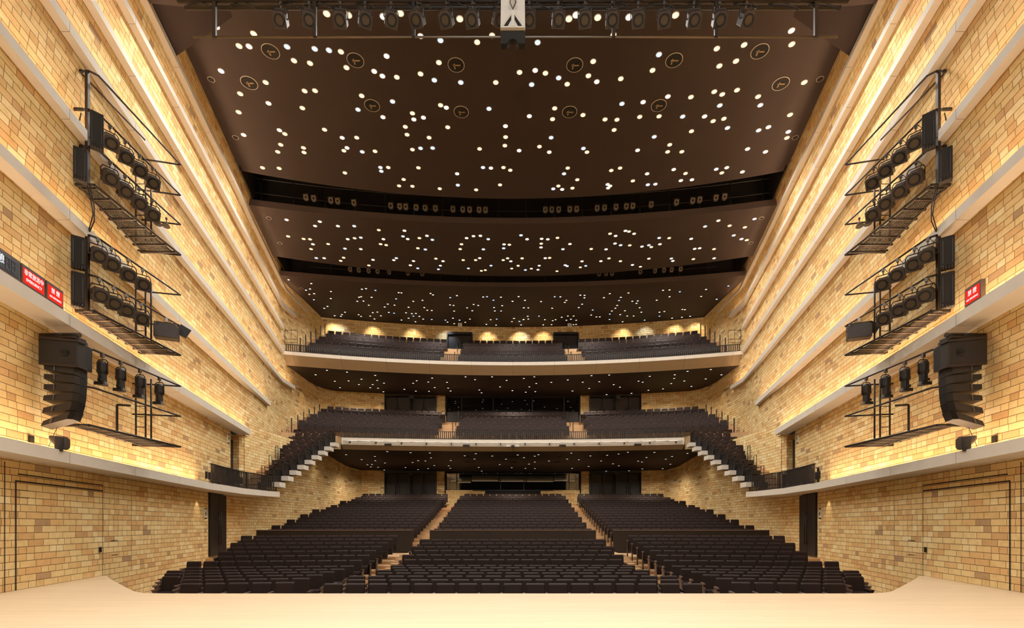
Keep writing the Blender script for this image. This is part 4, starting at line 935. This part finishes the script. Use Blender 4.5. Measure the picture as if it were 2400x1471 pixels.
U2 = dict(n='512,444 419,481 676,459 577,534 690,531 619,587 795,517 774,561 908,486 924,527 887,561 867,587 931,591 980,549 975,620 1147,600 1219,550 1248,530 1241,615 1343,540 1349,617 1375,508 1396,586 1497,543 1506,590 1526,614 1649,498 1727,521 1762,606 1780,629 1866,498 1932,580 1986,527 2033,611')
U2r = dict(n='97,511 183,498 142,580 199,552 113,624 191,619 322,543 458,523 496,614 580,542 633,593 652,488 716,538 797,483 834,562 885,582 776,643 1038,533 1072,542 980,633 1130,494 1119,608 1238,597 1306,553 1330,511 1335,481 1440,453 1413,532 1472,576 1589,515 1631,438 1718,481')
U1 = dict(n='669,1136 797,1176 905,1151 908,1185 844,1218 882,1216 872,1236 932,1239 988,1204 1007,1111 982,1262 1156,1242 1215,1200 1260,1185 1198,1120 1356,1122 1366,1163 1320,1187 1260,1258 1342,1250 1392,1225 1528,1184 1511,1227 1524,1247 1642,1145 1733,1128 1722,1172 1757,1241 1781,1271 1868,1147 1929,1217 1981,1173 2028,1243 2077,1138')
U1r = dict(n='46,1138 98,1161 187,1148 217,1136 139,1213 187,1196 110,1248 188,1250 303,1187 452,1172 487,1123 548,1177 643,1146 629,1233 493,1248 731,1187 781,1141 829,1211 876,1227 874,1131 951,1116 773,1272 960,1268 1035,1189 1066,1196 1103,1159 1168,1117 1069,1253 1262,1173 1313,1151 1299,1214 1236,1251 1439,1125')
DL = []
def slope_plane(px, py, k0, y0, sl):                    # plane whose height falls with distance
    # k = k0 - sl*(y-y0);  k = (CY-py)/F*y
    g_ = (CY-py)/F; return (k0+sl*y0)/(g_+sl)
for dct, ox, oy, scl, pan in ((LA, 400, 0, 3, 'A'), (LA2, 1200, 0, 3, 'A'), (L3, 560, 380, 3.529, 'B'), (L4, 1200, 380, 3.529, 'B'), (L5, 560, 380, 3.529, 'C'), (L6, 1200, 380, 3.529, 'C'),
                              (U2, 620, 740, 3.5, 'U2'), (U2r, 1200, 740, 3.5, 'U2'), (U1, 620, 740, 3.5, 'U1'), (U1r, 1200, 740, 3.5, 'U1')):
    for tone, ss in dct.items():
        for tok in ss.split():
            a, b_ = map(float, tok.split(',')); px, py = ox+a/scl, oy+b_/scl
            if pan == 'A':
                k = KCEIL; D = k*F/(CY-py)
                DN = KN*F/(CY-py); ne = N_edge((px-CX)/F*DN)
                if DN < ne+.13: k = KN; D = min(DN, ne-.14)
            elif pan in 'BC': k = KB if pan == 'B' else KC; D = k*F/(CY-py)
            else:
                ff, d0, ka, kb = (f2, .5, 10.6, 10.5) if pan == 'U2' else (f1, .35, 4.94, 4.33); k = ka
                for _ in range(30):
                    D = k*F/(CY-py); x = (px-CX)/F*D; ya = ff(x)+d0; D = min(max(D, ya+.1), backw(x)-.12); k = ka+(kb-ka)*(D-ya)/(backw(x)-ya)
                x = (px-CX)/F*D
            x = (px-CX)/F*D
            if pan == 'C': D = min(D, backw(x)-.12)
            DL.append((x, D, Z(k), tone, pan, tone if pan in ('A', 'B', 'C') else 'n'))
DL.sort(key=lambda a: a[1])
R_ = dict(A=.095, B=.095, C=.07, U2=.07, U1=.07)
protos = {}
def lampmesh(tone, pan):
    if (tone, pan) not in protos:
        r = R_[pan]; mb = MB().disc((0, 0, -.012), (0, 0, -1), r, 16).disc((0, 0, -.010), (0, 0, -1), r*1.22, 16, r0=r, mi=1).tube((0, 0, -.010), (0, 0, 0), r*1.22, 16, mi=1, cap=False)
        o = mb.build('ceiling_downlight', [{'w': 'warm', 'c': 'cool', 'n': 'neut'}[tone], 'white' if pan in 'AB' else 'dark'], fix=False); protos[(tone, pan)] = o; return o
    o = protos[(tone, pan)].copy(); C.objects.link(o); return o
PN = dict(A='front ceiling', B='middle ceiling', C='rear ceiling')
ind = DL[:300]
for pan in 'ABC':
    L = [d for d in ind if d[4] == pan]; L.sort(key=lambda d: d[1]); bands = [L[i:i+12] for i in range(0, len(L), 12)]
    for bi, band in enumerate(bands):
        for xi, d in enumerate(sorted(band)):
            o = lampmesh(d[3], pan); o.location = (d[0], d[1], d[2])
            tag(o, '%s downlight in %s, %s band from stage, %s from left in it' % ({'w': 'warm white', 'c': 'bluish', 'n': 'white'}[d[3]], PN[pan], od(bi), od(xi)), 'downlight', 'downlights in the ceilings')
mb = MB()
for x, y, z, tone, pan, _ in DL[300:]:
    r = R_[pan]; mb.disc((x, y, z-.016), (0, 0, -1), r, 12, mi={'w': 0, 'c': 1, 'n': 2}[tone]); mb.tube((x, y, z-.014), (x, y, z+.01), r*1.2, 12, mi=3, cap=False).disc((x, y, z-.014), (0, 0, -1), r*1.2, 12, r0=r, mi=3)
o = mb.build('ceiling_downlight_mass', ['warm', 'cool', 'neut', 'dark'], fix=False)
tag(o, 'remaining downlights of the rear ceiling and both balcony undersides', 'downlights', kind='stuff')

# lamps of the wall washers, the balcony undersides and the ledge soffits
WARM, COOL = (1, .80, .55), (.75, .85, 1)
for px, c in ((793, 1), (806, 0), (879, 1), (968, 1), (1046, 0), (1143, 1), (1217, 1), (1223, 0), (1274, 1), (1459, 1), (1510, 0), (1574, 1), (1618, 1)):
    x = (px-CX)/F*41.2; y = backw(x)-1.0
    spot('wall_washer_lamp', (x, y, Z(KC)-.06), (math.radians(36), 0, 0), 190 if c else 110, WARM if c else COOL, math.radians(80), 1.0, .05)
for x in (-9, -4.5, 0, 4.5, 9):
    spot('balcony_soffit_lamp', (x*1.15, 38.6-x*x/90, Z(4.45)), (0, 0, 0), 520, (1, .86, .70), math.radians(150), .8, .07)
    spot('balcony_soffit_lamp', (x*1.3, 39.2-x*x/90, Z(10.42)), (0, 0, 0), 560, (1, .86, .70), math.radians(150), .8, .07)
for s in (-1, 1):
    spot('ledge_soffit_lamp', (s*12.45, 20.7, Z(1.36)), (math.radians(0), -s*math.radians(14), 0), 26, WARM, math.radians(50), .5, .03)
    spot('ledge_soffit_lamp', (s*12.75, 23.2, Z(1.36)), (0, 0, 0), 10, WARM, math.radians(60), .5, .03)
    for y in (33.8, 36.2): spot('wall_scallop_lamp', (s*12.3, y, Z(4.8)), (0, -s*math.radians(10), 0), 40, WARM, math.radians(60), .6, .04)
    for y in (36.5,): spot('wall_scallop_lamp', (s*14.3, y, Z(10.4)), (0, -s*math.radians(10), 0), 45, WARM, math.radians(60), .6, .04)
    for y in (39.2,): spot('wall_scallop_lamp', (s*10.6, 40.3, Z(10.4)), (math.radians(12), 0, 0), 40, WARM, math.radians(60), .6, .04)
    for px, py in ((425, 1138), (573, 1157)): pass
